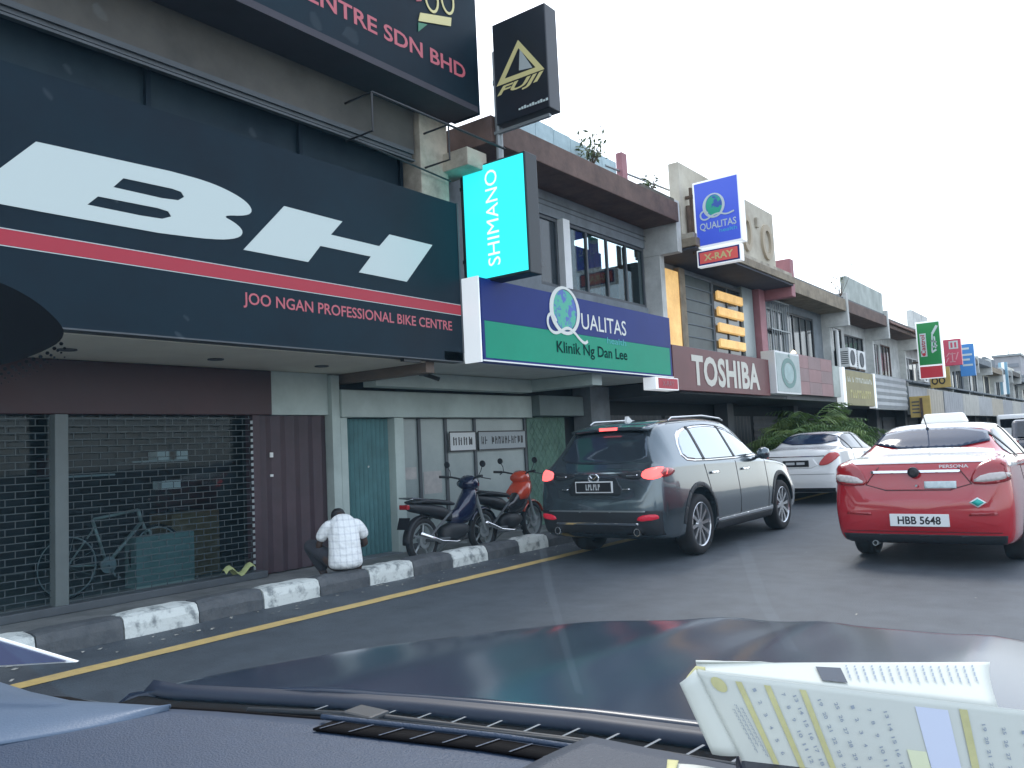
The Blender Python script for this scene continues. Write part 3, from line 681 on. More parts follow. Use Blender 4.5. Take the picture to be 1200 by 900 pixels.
hridged(S, 'ribbed_face', mat('ribbed_grey', (.36,.38,.39), .5, nscale=2, namt=.2), -6.64, 28.35, 32.9, 2.15, 3.25, .11, .03)
box('frame', M_steel, S, -6.74, -6.65, 28.3, 32.95, 2.12, 3.28)
S = thing('hanging_sign', 'yellow board with a brown pole across it hanging low over the arcade', 'shop sign', (-6.3,33.2,1.8))
M_yelsign = mat('mustard_sign', (.56,.40,.13), .55, nscale=3, namt=.25)
box('board', M_yelsign, S, -6.62, -5.93, 33.2, 33.32, 1.84, 2.62, bevel=.01)
box('stand', M_rust, S, -6.26, -6.18, 33.12, 33.19, 1.80, 2.55)
m = MB()
for i in range(4): m.box(-6.55, -6.3, 33.19, 33.199, 2.0+i*.13, 2.05+i*.13)
m.build('lettering', M_darkgrey, S)
# green oil sign
S = thing('hanging_sign', 'tall white-edged green hanging sign with a red foot and vertical lettering', 'shop sign', (-5.9,34,3.3))
box('box', M_whitebox, S, -6.36, -5.50, 34.0, 34.25, 3.28, 5.45, bevel=.015)
box('green_face', mat('leaf_green', (.012,.22,.055), .4, emit=.05), S, -6.31, -5.55, 33.99, 33.999, 3.80, 5.39)
box('red_face', mat('oil_red', (.50,.035,.05), .4, emit=.05), S, -6.31, -5.55, 33.99, 33.999, 3.31, 3.74)
O = (0,33.99,0)
shape([[(-6.24,4.12),(-6.02,4.12),(-6.02,5.0),(-6.24,5.0)]], S, M_letter, O, XD, ZD, 'label_patch', .002, .003)
text('Castrol', S, M_red, (-6.07,33.985,4.18), ZD, (-1,0,0), .76, .15, .003, fat=.02)
shape([ellipse(-6.13,4.2,.06,.06,14)], S, mat('oil_red', (.5,.03,.05)), O, XD, ZD, 'roundel', .006, .003)
for (a, b, c) in (((-5.86,4.25),(-5.70,4.35),.07),((-5.84,4.45),(-5.66,4.5),.06),((-5.86,4.7),(-5.68,4.62),.06),((-5.85,4.3),(-5.80,4.95),.05),((-5.80,4.95),(-5.62,5.25),.09),((-5.72,4.4),(-5.74,4.85),.05)):
    shape([stroke([a,b], c)], S, M_letter, O, XD, ZD, 'script_stroke', .003, .003)
MB().box(-6.6, -6.36, 34.1, 34.16, 5.1, 5.16).box(-6.6,-6.36,34.1,34.16,3.9,3.96).build('bracket', M_rust, S)
S = thing('hanging_sign', 'yellow hanging sign with dark loops below the green oil sign', 'shop sign', (-6.1,36.5,3.0))
box('board', M_yelsign, S, -6.45, -5.72, 36.5, 36.6, 3.02, 3.84, bevel=.012)
for cx in (-6.28,-6.02): shape([ellipse(cx,3.3,.12,.15,18), ellipse(cx,3.3,.07,.09,18)], S, M_black, (0,36.5,0), XD, ZD, 'loop', .003, .004)
S = thing('hanging_sign', 'crimson hanging sign with a white square and white characters', 'shop sign', (-5.8,38,4))
box('board', mat('crimson_face', (.52,.07,.12), .4, emit=.05), S, -6.16, -5.46, 38.0, 38.2, 3.97, 5.06, bevel=.012)
O = (0,38.0,0)
shape([[(-5.90,4.65),(-5.56,4.65),(-5.56,4.98),(-5.90,4.98)], [(-5.84,4.70),(-5.76,4.70),(-5.76,4.92),(-5.84,4.92)], [(-5.70,4.70),(-5.62,4.70),(-5.62,4.92),(-5.70,4.92)]], S, M_letter, O, XD, ZD, 'square_mark', .003, .004)
M_pinkl = mat('pink_lettering', (.68,.35,.38), .5)
for (a, b, c) in (((-6.05,4.1),(-5.95,4.3),.04),((-5.9,4.12),(-5.7,4.12),.04),((-5.8,4.1),(-5.8,4.5),.04),((-5.88,4.45),(-5.68,4.45),.04),((-5.68,4.2),(-5.58,4.5),.04),((-6.02,4.35),(-5.9,4.5),.04)):
    shape([stroke([a,b], c)], S, M_pinkl, O, XD, ZD, 'character_stroke', .003, .004)
S = thing('hanging_sign', 'sky blue hanging sign behind the crimson one', 'shop sign', (-5.85,42,3.7))
box('board', mat('sky_blue_face', (.055,.22,.52), .4, emit=.06), S, -6.14, -5.54, 42.0, 42.2, 3.70, 5.16, bevel=.012)
for i, z in enumerate((4.15,4.4,4.62,4.9)): MB().box(-6.02, -5.62-.1*(i % 2), 41.992, 41.999, z, z+.09).build('lettering', M_letter, S)
S = thing('hanging_sign', 'pale blue upright hanging sign of three strips near the end of the row', 'shop sign', (-6.5,62,3.4))
for i, mm in enumerate((mat('pale_blue_a', (.30,.50,.60), .4), M_whitebox, mat('pale_blue_b', (.22,.42,.55), .4))):
    box('strip', mm, S, -6.85+i*.17, -6.69+i*.17, 62, 62.2, 3.4, 5.5)
# long fascia boards further on
fb = [(33.4,36.6),(36.8,40.3),(40.5,45.3),(45.5,50.4),(50.6,55.5),(55.7,60.6),(60.8,65.7),(65.9,70.9),(71.1,76.9)]
lab = ['grey ribbed fascia board behind the low yellow board', 'plain grey fascia board under the green oil sign']
for i, (a, b) in enumerate(fb):
    S = thing('signboard', lab[i] if i < 2 else 'weathered grey fascia board far along the row of shops', 'shop sign', (-6.7,(a+b)/2,2.0), group='grey fascia boards far along the row')
    c = ((.36,.37,.38),(.42,.38,.31),(.33,.34,.36),(.45,.44,.40))[i % 4]
    ridged(S, 'ribbed_face', mat('fascia%d' % (i % 4), c, .6, nscale=2, namt=.25), -6.66, a, b, 2.0, 3.02, .28, .03)
    box('frame', M_steel, S, -6.76, -6.67, a, b, 1.97, 3.05)
# air conditioners on the ledges
def aircon(x, y, z, label):
    A = thing('air_conditioner', label, 'air conditioner', (x,y,z), group='air conditioners on the shop fronts')
    box('case', M_whiteclean, A, x-.32, x, y, y+.85, z, z+.6, bevel=.015)
    MB().lathe([(0,.24),(.02,.24),(.02,.20),(.01,.19)], (x,y+.36,z+.3), (1,0,0), 20).build('fan_grille', M_darkgrey, A)
    m = MB()
    for i in range(7): m.box(x-.25, x-.03, y-.006, y-.001, z+.1+i*.06, z+.13+i*.06)
    m.build('side_louvre', M_darkgrey, A)
    box('bracket', M_rust, A, x-.3, x-.02, y+.1, y+.75, z-.05, z-.003)
aircon(-6.83, 26.3, 3.42, 'white air conditioner on the ledge above the olive gold board')
aircon(-6.83, 27.35, 3.40, 'second white air conditioner, next along the ledge over the olive board')
aircon(-6.85, 37.6, 3.36, 'small air conditioner below the white window behind the green oil sign')
# ------------------------------------------------------------ cars
def pchip(xs, ys, x):
    xs = np.asarray(xs, float); ys = np.asarray(ys, float); h = np.diff(xs); dl = np.diff(ys)/h; m = np.zeros(len(xs))
    for i in range(1, len(xs)-1):
        if dl[i-1]*dl[i] > 0:
            w1, w2 = 2*h[i]+h[i-1], h[i]+2*h[i-1]; m[i] = (w1+w2)/(w1/dl[i-1]+w2/dl[i])
    m[0], m[-1] = dl[0], dl[-1]
    i = np.clip(np.searchsorted(xs, x)-1, 0, len(xs)-2); t = (x-xs[i])/h[i]
    return ys[i]*(1+2*t)*(1-t)**2+h[i]*m[i]*t*(1-t)**2+ys[i+1]*t*t*(3-2*t)+h[i]*m[i+1]*t*t*(t-1)
def loft(stations, ny=90, extra=()):
    """stations: (y, zbot, zbelt, ztop, wlow, wmid, wbelt, wtop) -> a closed smooth hull"""
    S = np.array(stations); y0, y1 = S[0,0], S[-1,0]
    ys = sorted(set(list(np.linspace(y0, y1, ny))+[y0+(y1-y0)*t for t in (.004,.009,.015,.022,.03,.04,.985,.993,.997)]+list(S[:,0])))
    P = [pchip(S[:,0], S[:,k], np.array(ys)) for k in range(1, 8)]
    rings = []
    for i, y in enumerate(ys):
        zb, zl, zt, wl, wm, wb, wt = (p[i] for p in P)
        zm = zb+.45*(zl-zb)
        half = [(0,zb),(wl-.10,zb),(wl,zb+.05),(wm,zm-.08),(wm+.004,zm+.06),(wb+.004,zl-.05),(wb,zl),(wt+.02,zt-.10*(min(1,(zt-zl)/.35))),(wt-.06,zt-.025),(wt*.55,zt-.006),(0,zt)]
        half = chaikin(half, 2, False)
        rings.append([(x, y, z) for x, z in half]+[(-x, y, z) for x, z in half[-2:0:-1]])
    m = MB(); n = len(rings[0])
    for end, ring, s in (('a', rings[0], -1), ('b', rings[-1], 1)):
        cx, cz = 0, sum(p[2] for p in ring)/n; prev = None
        for k, (sc, dy) in enumerate(((.75,.010),(.4,.016))):
            pass
    k0 = 0
    caps = []
    def capring(ring, s):
        cz = sum(p[2] for p in ring)/n
        return [[(p[0]*sc, p[1]+s*dy, cz+(p[2]-cz)*sc) for p in ring] for sc, dy in ((.05,.022),(.35,.02),(.7,.013),(.92,.006))]
    allr = capring(rings[0], -1)+rings+capring(rings[-1], 1)[::-1]
    for r in allr: m.v += r
    for i in range(len(allr)-1):
        m.f += [[i*n+j, i*n+(j+1) % n, (i+1)*n+(j+1) % n, (i+1)*n+j] for j in range(n)]
    m.f.append(list(range(n))); m.f.append([(len(allr)-1)*n+j for j in range(n)][::-1])
    return m
def body_from(m, material, parent, wheels, r, wx, smooth_angle=40):
    """hull with wheel wells cut out; returns (object, bvh) in the car's own space"""
    o = m.build('body', material, parent, smooth=True, local=True)
    cut = MB()
    for yw in wheels:
        for s in (-1, 1): cut.lathe([(-.02,r),(.34,r)], (s*(wx+.1),yw,r-.07+.02), (-s,0,0), 32)
    c = cut.build('cutter', None, None)
    b = o.modifiers.new('wells', 'BOOLEAN'); b.operation = 'DIFFERENCE'; b.object = c; b.solver = 'EXACT'
    c.matrix_world = Matrix(); bpy.context.view_layer.update()
    # evaluate with the parent at identity
    pm, rz = parent.location.copy(), parent.rotation_euler.copy(); parent.location = (0,0,0); parent.rotation_euler = (0,0,0)
    bpy.context.view_layer.update(); dg = bpy.context.evaluated_depsgraph_get()
    me = bpy.data.meshes.new_from_object(o.evaluated_get(dg)); o.modifiers.clear(); old = o.data; o.data = me; bpy.data.meshes.remove(old)
    bpy.data.objects.remove(c); parent.location = pm; parent.rotation_euler = rz
    bm = bmesh.new(); bm.from_mesh(me)
    for e in bm.edges:
        e.smooth = not (len(e.link_faces) == 2 and e.calc_face_angle(0) > R(smooth_angle))
    for f in bm.faces: f.smooth = True
    bvh = BVHTree.FromBMesh(bm); bm.to_mesh(me); bm.free()
    return o, bvh
def patch(bvh, poly, view, material, parent, name, off=.004, th=.008, rnd=0, seg=.04, holes=None):
    """a panel following the hull: poly in (x,z) for rear/front, (y,z) for side+/side-, (x,y) for top"""
    if rnd: poly = chaikin(poly, rnd)
    bm = bmesh.new(); bm.faces.new([bm.verts.new((a, b, 0)) for a, b in poly])
    bmesh.ops.triangulate(bm, faces=bm.faces)
    for _ in range(7):
        le = [e for e in bm.edges if e.calc_length() > seg]
        if not le: break
        bmesh.ops.subdivide_edges(bm, edges=le, cuts=1); bmesh.ops.triangulate(bm, faces=[f for f in bm.faces if len(f.verts) > 3])
        bmesh.ops.beautify_fill(bm, faces=bm.faces, edges=bm.edges)
    fn, dr = {'rear': (lambda a, b: (a, -3, b), (0,1,0)), 'front': (lambda a, b: (a, 9, b), (0,-1,0)), 'side+': (lambda a, b: (3, a, b), (-1,0,0)),
              'side-': (lambda a, b: (-3, a, b), (1,0,0)), 'top': (lambda a, b: (a, b, 4), (0,0,-1))}[view]
    dr = Vector(dr)
    for v in bm.verts:
        o = Vector(fn(v.co.x, v.co.y)); loc, nor, i, ds = bvh.ray_cast(o, dr)
        if loc is None: loc, nor, i, ds = bvh.find_nearest(o+dr*3)
        if nor.dot(dr) > 0: nor = -nor
        v.co = loc+nor*off-dr*off*.5
    bm.normal_update()
    if sum(f.normal.dot(dr) for f in bm.faces) > 0: bmesh.ops.reverse_faces(bm, faces=bm.faces)
    for f in bm.faces: f.smooth = True
    me = bpy.data.meshes.new(name); bm.to_mesh(me); bm.free()
    o = link(name, me, material, parent, local=True)
    s = o.modifiers.new('solid', 'SOLIDIFY'); s.thickness = th; s.offset = -1; return o
def mirror(poly): return [(-a, b) for a, b in poly][::-1]
M_tyre = mat('tyre_rubber', (.018,.018,.02), .85, nscale=20, namt=.3)
M_rim = mat('alloy_rim', (.55,.56,.58), .25, metal=.9)
M_chrome = mat('chrome', (.75,.76,.78), .12, metal=1)
M_carglass = mat('car_glass', (.012,.016,.022), .05, spec=.8)
M_film = mat('mirror_film_glass', (.42,.46,.48), .04, metal=.85)
M_trim = mat('black_plastic', (.018,.02,.024), .55)
M_platew = mat('white_plate', (.75,.77,.77), .4)
M_plateb = mat('black_plate', (.012,.012,.015), .4)
M_brake = mat('lit_brake_lamp', (.8,.04,.03), .25, emit=1.0, emcol=(1,.11,.11))
M_lampred = mat('red_lens', (.30,.012,.016), .15, spec=.7, coat=.5)
M_lampclear = mat('clear_lens', (.55,.5,.48), .12, spec=.7)
def wheel(parent, x, y, r, side, spokes=10, wd=.23, rimr=.68):
    """side +1: outer face toward +x"""
    W = bpy.data.objects.new('wheel', None); COL.objects.link(W); W.parent = parent; W.location = (x, y, r)
    s = side; h = wd/2
    MB().lathe([(-h,r*.72),(-h,r*.93),(-h*.8,r*.985),(-h*.3,r),(h*.3,r),(h*.8,r*.985),(h,r*.93),(h,r*.74),(h*.8,r*.70),(-h*.8,r*.70)], (0,0,0), (s,0,0), 36, closed=True).build('tyre', M_tyre, W, smooth=True, local=True)
    m = MB(); q = r*.735
    m.lathe([(h*.95,q),(h*1.0,q*.97),(h*.9,q*.93),(h*.1,q*.90),(h*.1,q*.97)], (0,0,0), (s,0,0), 36, closed=True)
    m.lathe([(h*.55,.075),(h*.80,.06),(h*.80,.0)], (0,0,0), (s,0,0), 16)
    for i in range(spokes):
        a = 2*math.pi*i/spokes+.1
        e = Vector((0, math.cos(a), math.sin(a))); g = Vector((0, -math.sin(a), math.cos(a)))
        p = [e*.05+g*.016, e*.05-g*.016, e*q*.94-g*.026, e*q*.94+g*.026]
        m.add([Vector((s*h*.78,0,0))+p[0], Vector((s*h*.78,0,0))+p[1], Vector((s*h*.86,0,0))+p[2], Vector((s*h*.86,0,0))+p[3]]+[Vector((s*h*.45,0,0))+v for v in p], [(0,1,2,3),(4,7,6,5),(0,4,5,1),(1,5,6,2),(2,6,7,3),(3,7,4,0)])
    m.build('rim', M_rim, W, local=True)
    MB().lathe([(-h*.2,q*.9),(0,q*.9),(0,.02)], (0,0,0), (s,0,0), 24).build('brake_disc', M_trim, W, local=True)
    return W
def lmb(m, name, material, parent, **k): return m.build(name, material, parent, local=True, **k)

# ---- dark grey SUV
def make_suv():
    C = thing('parked_suv', 'dark metallic grey SUV parked at the kerb with glowing brake lights', 'car', (-5.205,8.42,0)); C.scale = (.945,1,1)
    P = mat('gunmetal_paint', (.095,.125,.145), .24, metal=.7, coat=1)
    st = [(0,.46,.74,.80,.66,.70,.66,.55),(.03,.38,.90,.98,.76,.80,.76,.62),(.07,.33,1.02,1.07,.82,.86,.83,.68),(.12,.30,1.07,1.125,.85,.89,.86,.72),(.17,.28,1.10,1.17,.87,.905,.875,.735),(.30,.26,1.115,1.35,.885,.92,.885,.70),(.42,.25,1.12,1.50,.895,.925,.89,.665),(.52,.24,1.12,1.60,.90,.93,.89,.645),(.62,.24,1.12,1.645,.90,.93,.89,.635),(1.0,.23,1.12,1.685,.90,.93,.89,.63),(1.8,.22,1.11,1.71,.90,.93,.885,.625),(2.5,.22,1.095,1.68,.90,.93,.885,.61),(3.0,.22,1.085,1.55,.90,.93,.885,.60),(3.35,.22,1.075,1.33,.90,.93,.88,.62),(3.6,.22,1.06,1.14,.90,.93,.87,.70),(4.2,.23,1.0,1.06,.89,.92,.85,.70),(4.6,.25,.90,.98,.85,.88,.80,.66),(4.85,.30,.72,.82,.76,.78,.70,.56),(4.95,.38,.62,.70,.62,.62,.58,.45)]
    B, bv = body_from(loft(st, 100), P, C, (1.06,3.98), .44, .93)
    pa = lambda poly, view, mm, nm, **k: patch(bv, poly, view, mm, C, nm, **k)
    pa([(-.66,1.165),(.66,1.165),(.60,1.36),(.52,1.555),(-.52,1.555),(-.60,1.36)], 'rear', mat('suv_rear_glass', (.07,.09,.11), .05, metal=.6), 'rear_window', rnd=2)
    pa([(-.60,1.045),(.60,1.045),(.60,1.063),(-.60,1.063)], 'rear', M_chrome, 'chrome_strip', off=.008)
    lo = [(.645,1.0),(.66,1.075),(.78,1.105),(.885,1.11),(.89,1.0),(.78,.968)]
    li = [(.30,1.04),(.45,1.055),(.66,1.085),(.645,.985),(.5,.98),(.36,1.01)]
    for f in (lambda p: p, mirror):
        pa(f(lo), 'rear', M_brake, 'tail_lamp', rnd=1, off=.010)
        pa(f(li), 'rear', M_trim, 'lamp_bezel', rnd=1, off=.009)
        pa(f([(.44,1.012),(.60,1.018),(.60,1.030),(.44,1.024)]), 'rear', M_chrome, 'lamp_chrome', off=.013)
        pa(f([(.58,.50),(.84,.52),(.85,.565),(.80,.585),(.62,.565)]), 'rear', mat('reflector_red', (.45,.02,.04), .2, emit=.15), 'reflector', rnd=1, off=.012)
        pa(f([(.40,.86),(.50,.86),(.50,.875),(.40,.875)]), 'rear', M_chrome, 'model_badge', off=.008)
    pa([(-.30,1.0),(.30,1.0),(.40,.86),(.36,.80),(-.36,.80),(-.40,.86)], 'rear', mat('recess_paint', (.035,.04,.045), .35, metal=.5), 'plate_recess', off=.003)
    pa([(-.88,.62),(.88,.62),(.86,.34),(-.86,.34)], 'rear', M_trim, 'bumper_cladding', off=.006)
    pa([(-.60,.455),(.60,.455),(.60,.480),(-.60,.480)], 'rear', M_chrome, 'bumper_strip', off=.012)
    pa([(-.70,.605),(.70,.605),(.70,.622),(-.70,.622)], 'rear', mat('grey_strip', (.3,.32,.33), .3, metal=.7), 'bumper_crease', off=.010)
    # number plate with pale frame
    lmb(MB().box(-.27,.27,-.022,-.002,.83,.965), 'number_plate', M_platew, C)
    lmb(MB().box(-.255,.255,-.027,-.023,.842,.953), 'plate_face', M_plateb, C)
    m = MB()
    for i, (a, b) in enumerate(((-.11,.03),(-.075,.03),(-.04,.03),(0,.03),(.035,.03),(.07,.03))):
        m.box(a,a+.01,-.030,-.0272,.862,.932); m.box(a+.012,a+.024,-.030,-.0272,.90 if i % 2 else .862,.932 if i % 2 else .88)
    lmb(m, 'plate_lettering', mat('plate_grey', (.5,.52,.53), .5), C)
    m = MB(); m.path([(.075*math.cos(t), -.012+.0, 1.005+.045*math.sin(t)) for t in np.linspace(0, 2*math.pi, 24)[:-1]], .010, 6, closed=True)
    m.path([(-.055,-.014,1.03),(-.02,-.014,1.0),(0,-.014,.995),(.02,-.014,1.0),(.055,-.014,1.03)], .009, 6); lmb(m, 'emblem', M_chrome, C)
    for s in (-1, 1):
        lmb(MB().lathe([(0,.045),(.16,.045),(.16,.036),(0,.036)], (s*.58,-.02,.375), (0,1,0), 18, closed=True), 'exhaust_pipe', M_chrome, C)
    # spoiler, brake light, antenna, rails
    m = MB(); m.grid(lambda u, v: ((u-.5)*1.16, .40+.28*v, 1.592+.055*v-.02*abs(u-.5)**2*4), 12, 4); lmb(m, 'spoiler', P, C, smooth=True, solid=.035)
    lmb(MB().box(-.13,.13,.385,.42,1.565,1.60), 'brake_light', M_brake, C)
    m = MB(); m.prism([(0,0),(.16,0),(.05,.07),(.02,.07)], lambda a, b, c: (c, .85+a, 1.675+b), -.02, .02); lmb(m, 'antenna_fin', M_whiteclean, C)
    for s in (-1, 1): lmb(MB().path([(s*.60,.9,1.66),(s*.60,1.0,1.70),(s*.60,1.9,1.725),(s*.59,2.5,1.69),(s*.59,2.6,1.66)], .012, 8), 'roof_rail', M_rim, C, smooth=True)
    # sides
    glassp = [(.78,1.19),(.84,1.40),(1.05,1.53),(1.7,1.585),(2.35,1.56),(2.85,1.42),(3.3,1.17),(2.6,1.145),(1.2,1.15)]
    gout = [(.72,1.17),(.80,1.43),(1.03,1.56),(1.7,1.612),(2.37,1.588),(2.9,1.44),(3.42,1.145),(2.6,1.12),(1.2,1.125)]
    for sd, sg in (('side+', 1), ('side-', -1)):
        pa(gout, sd, M_chrome, 'window_trim', rnd=1, off=.003)
        g = pa(glassp, sd, M_film, 'side_window', rnd=1, off=.007)
        for (a, b) in ((1.28,1.24),(2.28,2.2)):
            pa([(a,1.15),(a+.07,1.15),(b+.06,1.58),(b,1.58)], sd, M_trim, 'pillar', off=.010)
        for yy in (1.62,2.66): pa([(yy-.18,.965),(yy+.04,.965),(yy+.04,.995),(yy-.18,.995)], sd, M_chrome, 'door_handle', off=.02, th=.018)
        for (a, b) in ((1.50,1.28),(2.32,2.30),(3.36,3.40)):
            pa([(a,.40),(a+.012,.40),(b+.012,1.10),(b,1.10)], sd, M_plateb, 'door_gap', off=.002)
        pa([(1.55,.36),(3.5,.36),(3.5,.40),(1.55,.39)], sd, M_chrome, 'sill_strip', off=.014)
        pa([(1.52,.25),(3.52,.25),(3.5,.345),(1.55,.345)], sd, M_trim, 'sill', off=.008)
        for yw in (1.06, 3.98):
            for k in range(7):
                t0, t1 = math.pi*(.02+.96*k/7), math.pi*(.02+.96*(k+1)/7); q = lambda r, t: (yw+r*math.cos(t), .39+r*math.sin(t))
                pa([q(.445,t0), q(.50,t0), q(.50,(t0+t1)/2), q(.50,t1), q(.445,t1), q(.445,(t0+t1)/2)], sd, M_trim, 'arch_cladding', off=.006)
        m = MB(); m.grid(lambda u, v: (sg*(.93+.10*math.sin(math.pi*v)**.5*1+.02+.1*(u-.5)*0), 3.05+.10*math.sin(math.pi*u), 1.10+.16*v), 8, 8)
        mm = MB().lathe([(-.085,.02),(-.075,.065),(-.03,.085),(.03,.085),(.075,.06),(.085,.02)], (sg*1.0,3.08,1.17), (1,0,0), 14); mm.tube((sg*.86,3.12,1.12),(sg*.96,3.1,1.13),.03,8)
        lmb(mm, 'door_mirror', P, C, smooth=True)
        pa([(.12,1.10),(.34,1.10),(.46,1.06),(.32,1.0),(.11,.99)], sd, M_lampred, 'side_lamp', rnd=1, off=.006)
        for yw in (1.06, 3.98): wheel(C, sg*.80, yw, .37, sg)
    pa([(-.60,1.16),(.60,1.16),(.55,1.56),(-.55,1.56)], 'front', M_carglass, 'windscreen', rnd=1)
    return C
make_suv()

# ---- sedans
def sedan(label, loc, P, roofmat, taxi=False, L=4.4, W=.85):
    C = thing('taxi' if taxi else 'white_sedan', label, 'taxi' if taxi else 'car', loc)
    k = W/.85
    st = [(0,.40,.66,.72,.64,.68,.62,.5),(.03,.30,.86,.92,.74,.78,.73,.6),(.07,.25,.98,1.03,.79,.82,.78,.64),(.12,.23,1.03,1.085,.81,.835,.80,.66),(.25,.22,1.055,1.115,.825,.845,.81,.67),(.50,.21,1.065,1.13,.83,.85,.81,.67),(.68,.20,1.06,1.165,.83,.85,.81,.64),(.95,.20,1.05,1.31,.83,.85,.805,.59),(1.2,.20,1.04,1.41,.83,.85,.80,.565),(1.55,.20,1.03,1.455,.83,.85,.80,.56),(2.1,.20,1.01,1.455,.83,.85,.80,.555),(2.6,.20,.995,1.38,.83,.85,.80,.55),(3.0,.20,.98,1.19,.83,.85,.795,.57),(3.25,.20,.96,1.03,.83,.85,.79,.64),(3.8,.21,.88,.94,.82,.84,.77,.64),(4.15,.24,.76,.84,.77,.79,.72,.58),(4.35,.30,.60,.68,.66,.66,.6,.46)]
    st = [(a*L/4.4, b, c, d, e*k, f*k, g*k, h*k) for a, b, c, d, e, f, g, h in st]
    s = L/4.4; yr, yf = .93*s, 3.52*s
    B, bv = body_from(loft(st, 90), P, C, (yr, yf), .36, W)
    pa = lambda poly, view, mm, nm, **q: patch(bv, poly, view, mm, C, nm, **q)
    wt = .9*k
    pa([(-.60*k,1.19),(.60*k,1.19),(.50*k,1.40),(-.50*k,1.40)], 'rear', mat('rear_glass', (.020,.035,.07), .08, spec=.35), 'rear_window', rnd=1, off=.012, th=.006)
    gl = [(.80,1.10),(1.02,1.28),(1.35,1.39),(1.9,1.40),(2.35,1.33),(2.95,1.05),(2.0,1.055),(1.1,1.085)]
    if taxi:
        pa([(-.50*k,1.16*s),(.50*k,1.16*s),(.52*k,1.5),(.50*k,2.4),(-.50*k,2.4),(-.52*k,1.5)], 'top', roofmat, 'roof_paint', off=.005)
        pa([(-.71*k,.105),(.71*k,.105),(.68*k,.30),(.63*k,.74),(-.63*k,.74),(-.68*k,.30)], 'top', roofmat, 'boot_paint', off=.006)
        pa([(-.64*k,1.05),(.64*k,1.05),(.64*k,1.09),(-.64*k,1.09)], 'rear', roofmat, 'boot_paint', off=.007)
    for sd, sg in (('side+', 1), ('side-', -1)):
        g = [(a*s, b) for a, b in gl]
        pa(g, sd, M_carglass, 'side_window', rnd=1, off=.005)
        for (a, b) in ((1.12,1.05),(1.95,1.90)): pa([(a*s,1.06),(a*s+.06,1.06),(b*s+.06,1.40),(b*s,1.40)], sd, M_trim, 'pillar', off=.009)
        if taxi: pa([(.12,1.04),(.12,1.0),(2.0,.97),(3.1*s,.93),(3.1*s,.97),(2.0,1.03),(.7,1.07)], sd, roofmat, 'shoulder_paint', off=.003)
        for yy in (1.75,2.65): pa([(yy*s-.1,.86),(yy*s+.08,.86),(yy*s+.08,.885),(yy*s-.1,.885)], sd, M_chrome if taxi else P, 'door_handle', off=.018, th=.015)
        for (a, b) in ((1.28,1.1),(2.02,2.0),(3.0,3.02)): pa([(a*s,.28),(a*s+.010,.28),(b*s+.010,1.0),(b*s,1.0)], sd, M_plateb, 'door_gap', off=.002)
        mm = MB().lathe([(-.08,.02),(-.07,.055),(-.03,.07),(.03,.07),(.07,.05),(.08,.02)], (sg*(W+.08),2.72*s,1.0), (1,0,0), 12); mm.tube((sg*(W-.07),2.76*s,.97),(sg*(W+.04),2.74*s,.98),.025,8)
        lmb(mm, 'door_mirror', P, C, smooth=True)
        for yw in (yr, yf): wheel(C, sg*(W-.115), yw, .305, sg, spokes=7, wd=.20)
    pa([(-.58*k,1.05),(.58*k,1.05),(.50*k,1.38),(-.50*k,1.38)], 'front', M_carglass, 'windscreen', rnd=1)
    if taxi:
        lo = [(.47,.84),(.52,.97),(.60,1.05),(.72,1.10),(.825,1.06),(.845,.96),(.835,.87),(.66,.83)]
        for f in (lambda p: p, mirror):
            pa(f(lo), 'rear', M_lampred, 'tail_lamp', rnd=1, off=.010)
            pa(f([(.49,.86),(.60,.935),(.815,.955),(.80,.885),(.62,.86)]), 'rear', M_lampclear, 'lamp_lens', rnd=1, off=.014)
            pa(f([(.45,.53),(.70,.54),(.69,.565),(.46,.555)]), 'rear', M_lampred, 'reflector', off=.006)
            pa(f([(.36,1.02),(.375,1.02),(.50,.84),(.30,.78),(.30,.79),(.485,.845)]), 'rear', mat('boot_gap', (.10,.008,.012), .5), 'boot_gap', off=.003)
        pa([(-.31,.778),(.31,.778),(.31,.790),(-.31,.790)], 'rear', mat('boot_gap', (.1,.008,.012)), 'boot_gap', off=.003)
        pa([(-.44,.955),(.40,.955),(.40,.980),(-.44,.980)], 'rear', M_chrome, 'chrome_strip', off=.012)
        lmb(MB().lathe([(0,.055),(.02,.052),(.03,.03)], (-.02,-.012,.965), (0,-1,0), 20), 'emblem', M_plateb, C)
        lmb(MB().lathe([(0,.014),(.01,.012)], (0,-.012,.83), (0,-1,0), 12), 'boot_lock', M_chrome, C)
        pa([(.07,.80),(.36,.80),(.36,.87),(.07,.87)], 'rear', mat('sticker_paper', (.66,.74,.74), .5, nscale=30, namt=.25, col2=(.5,.6,.62)), 'sticker', off=.007)
        pa([(.46,.66),(.535,.61),(.61,.66),(.535,.71)], 'rear', M_platew, 'gas_sticker', off=.007)
        pa([(.48,.66),(.535,.625),(.59,.66),(.535,.695)], 'rear', mat('gas_green', (.02,.42,.36), .4), 'gas_sticker', off=.011)
        text('PERSONA', C, M_platew, (.22,.030,1.004), XD, ZD, .26, .030, .02, fat=.02, local=True)
        lmb(MB().box(-.275,.275,-.035,-.008,.42,.545), 'number_plate', M_platew, C, bevel=.004)
        text('HBB 5648', C, mat('plate_black', (.01,.01,.012), .5), (.0,-.0355,.445), XD, ZD, .40, .075, .001, fat=.025, center=True, name='plate_lettering', local=True)
        pa([(-.76,.335),(.76,.335),(.74,.24),(-.74,.24)], 'rear', M_trim, 'valance', off=.004)
        pa([(-.72,.36),(.72,.36),(.72,.368),(-.72,.368)], 'rear', mat('boot_gap', (.1,.008,.012)), 'bumper_crease', off=.003)
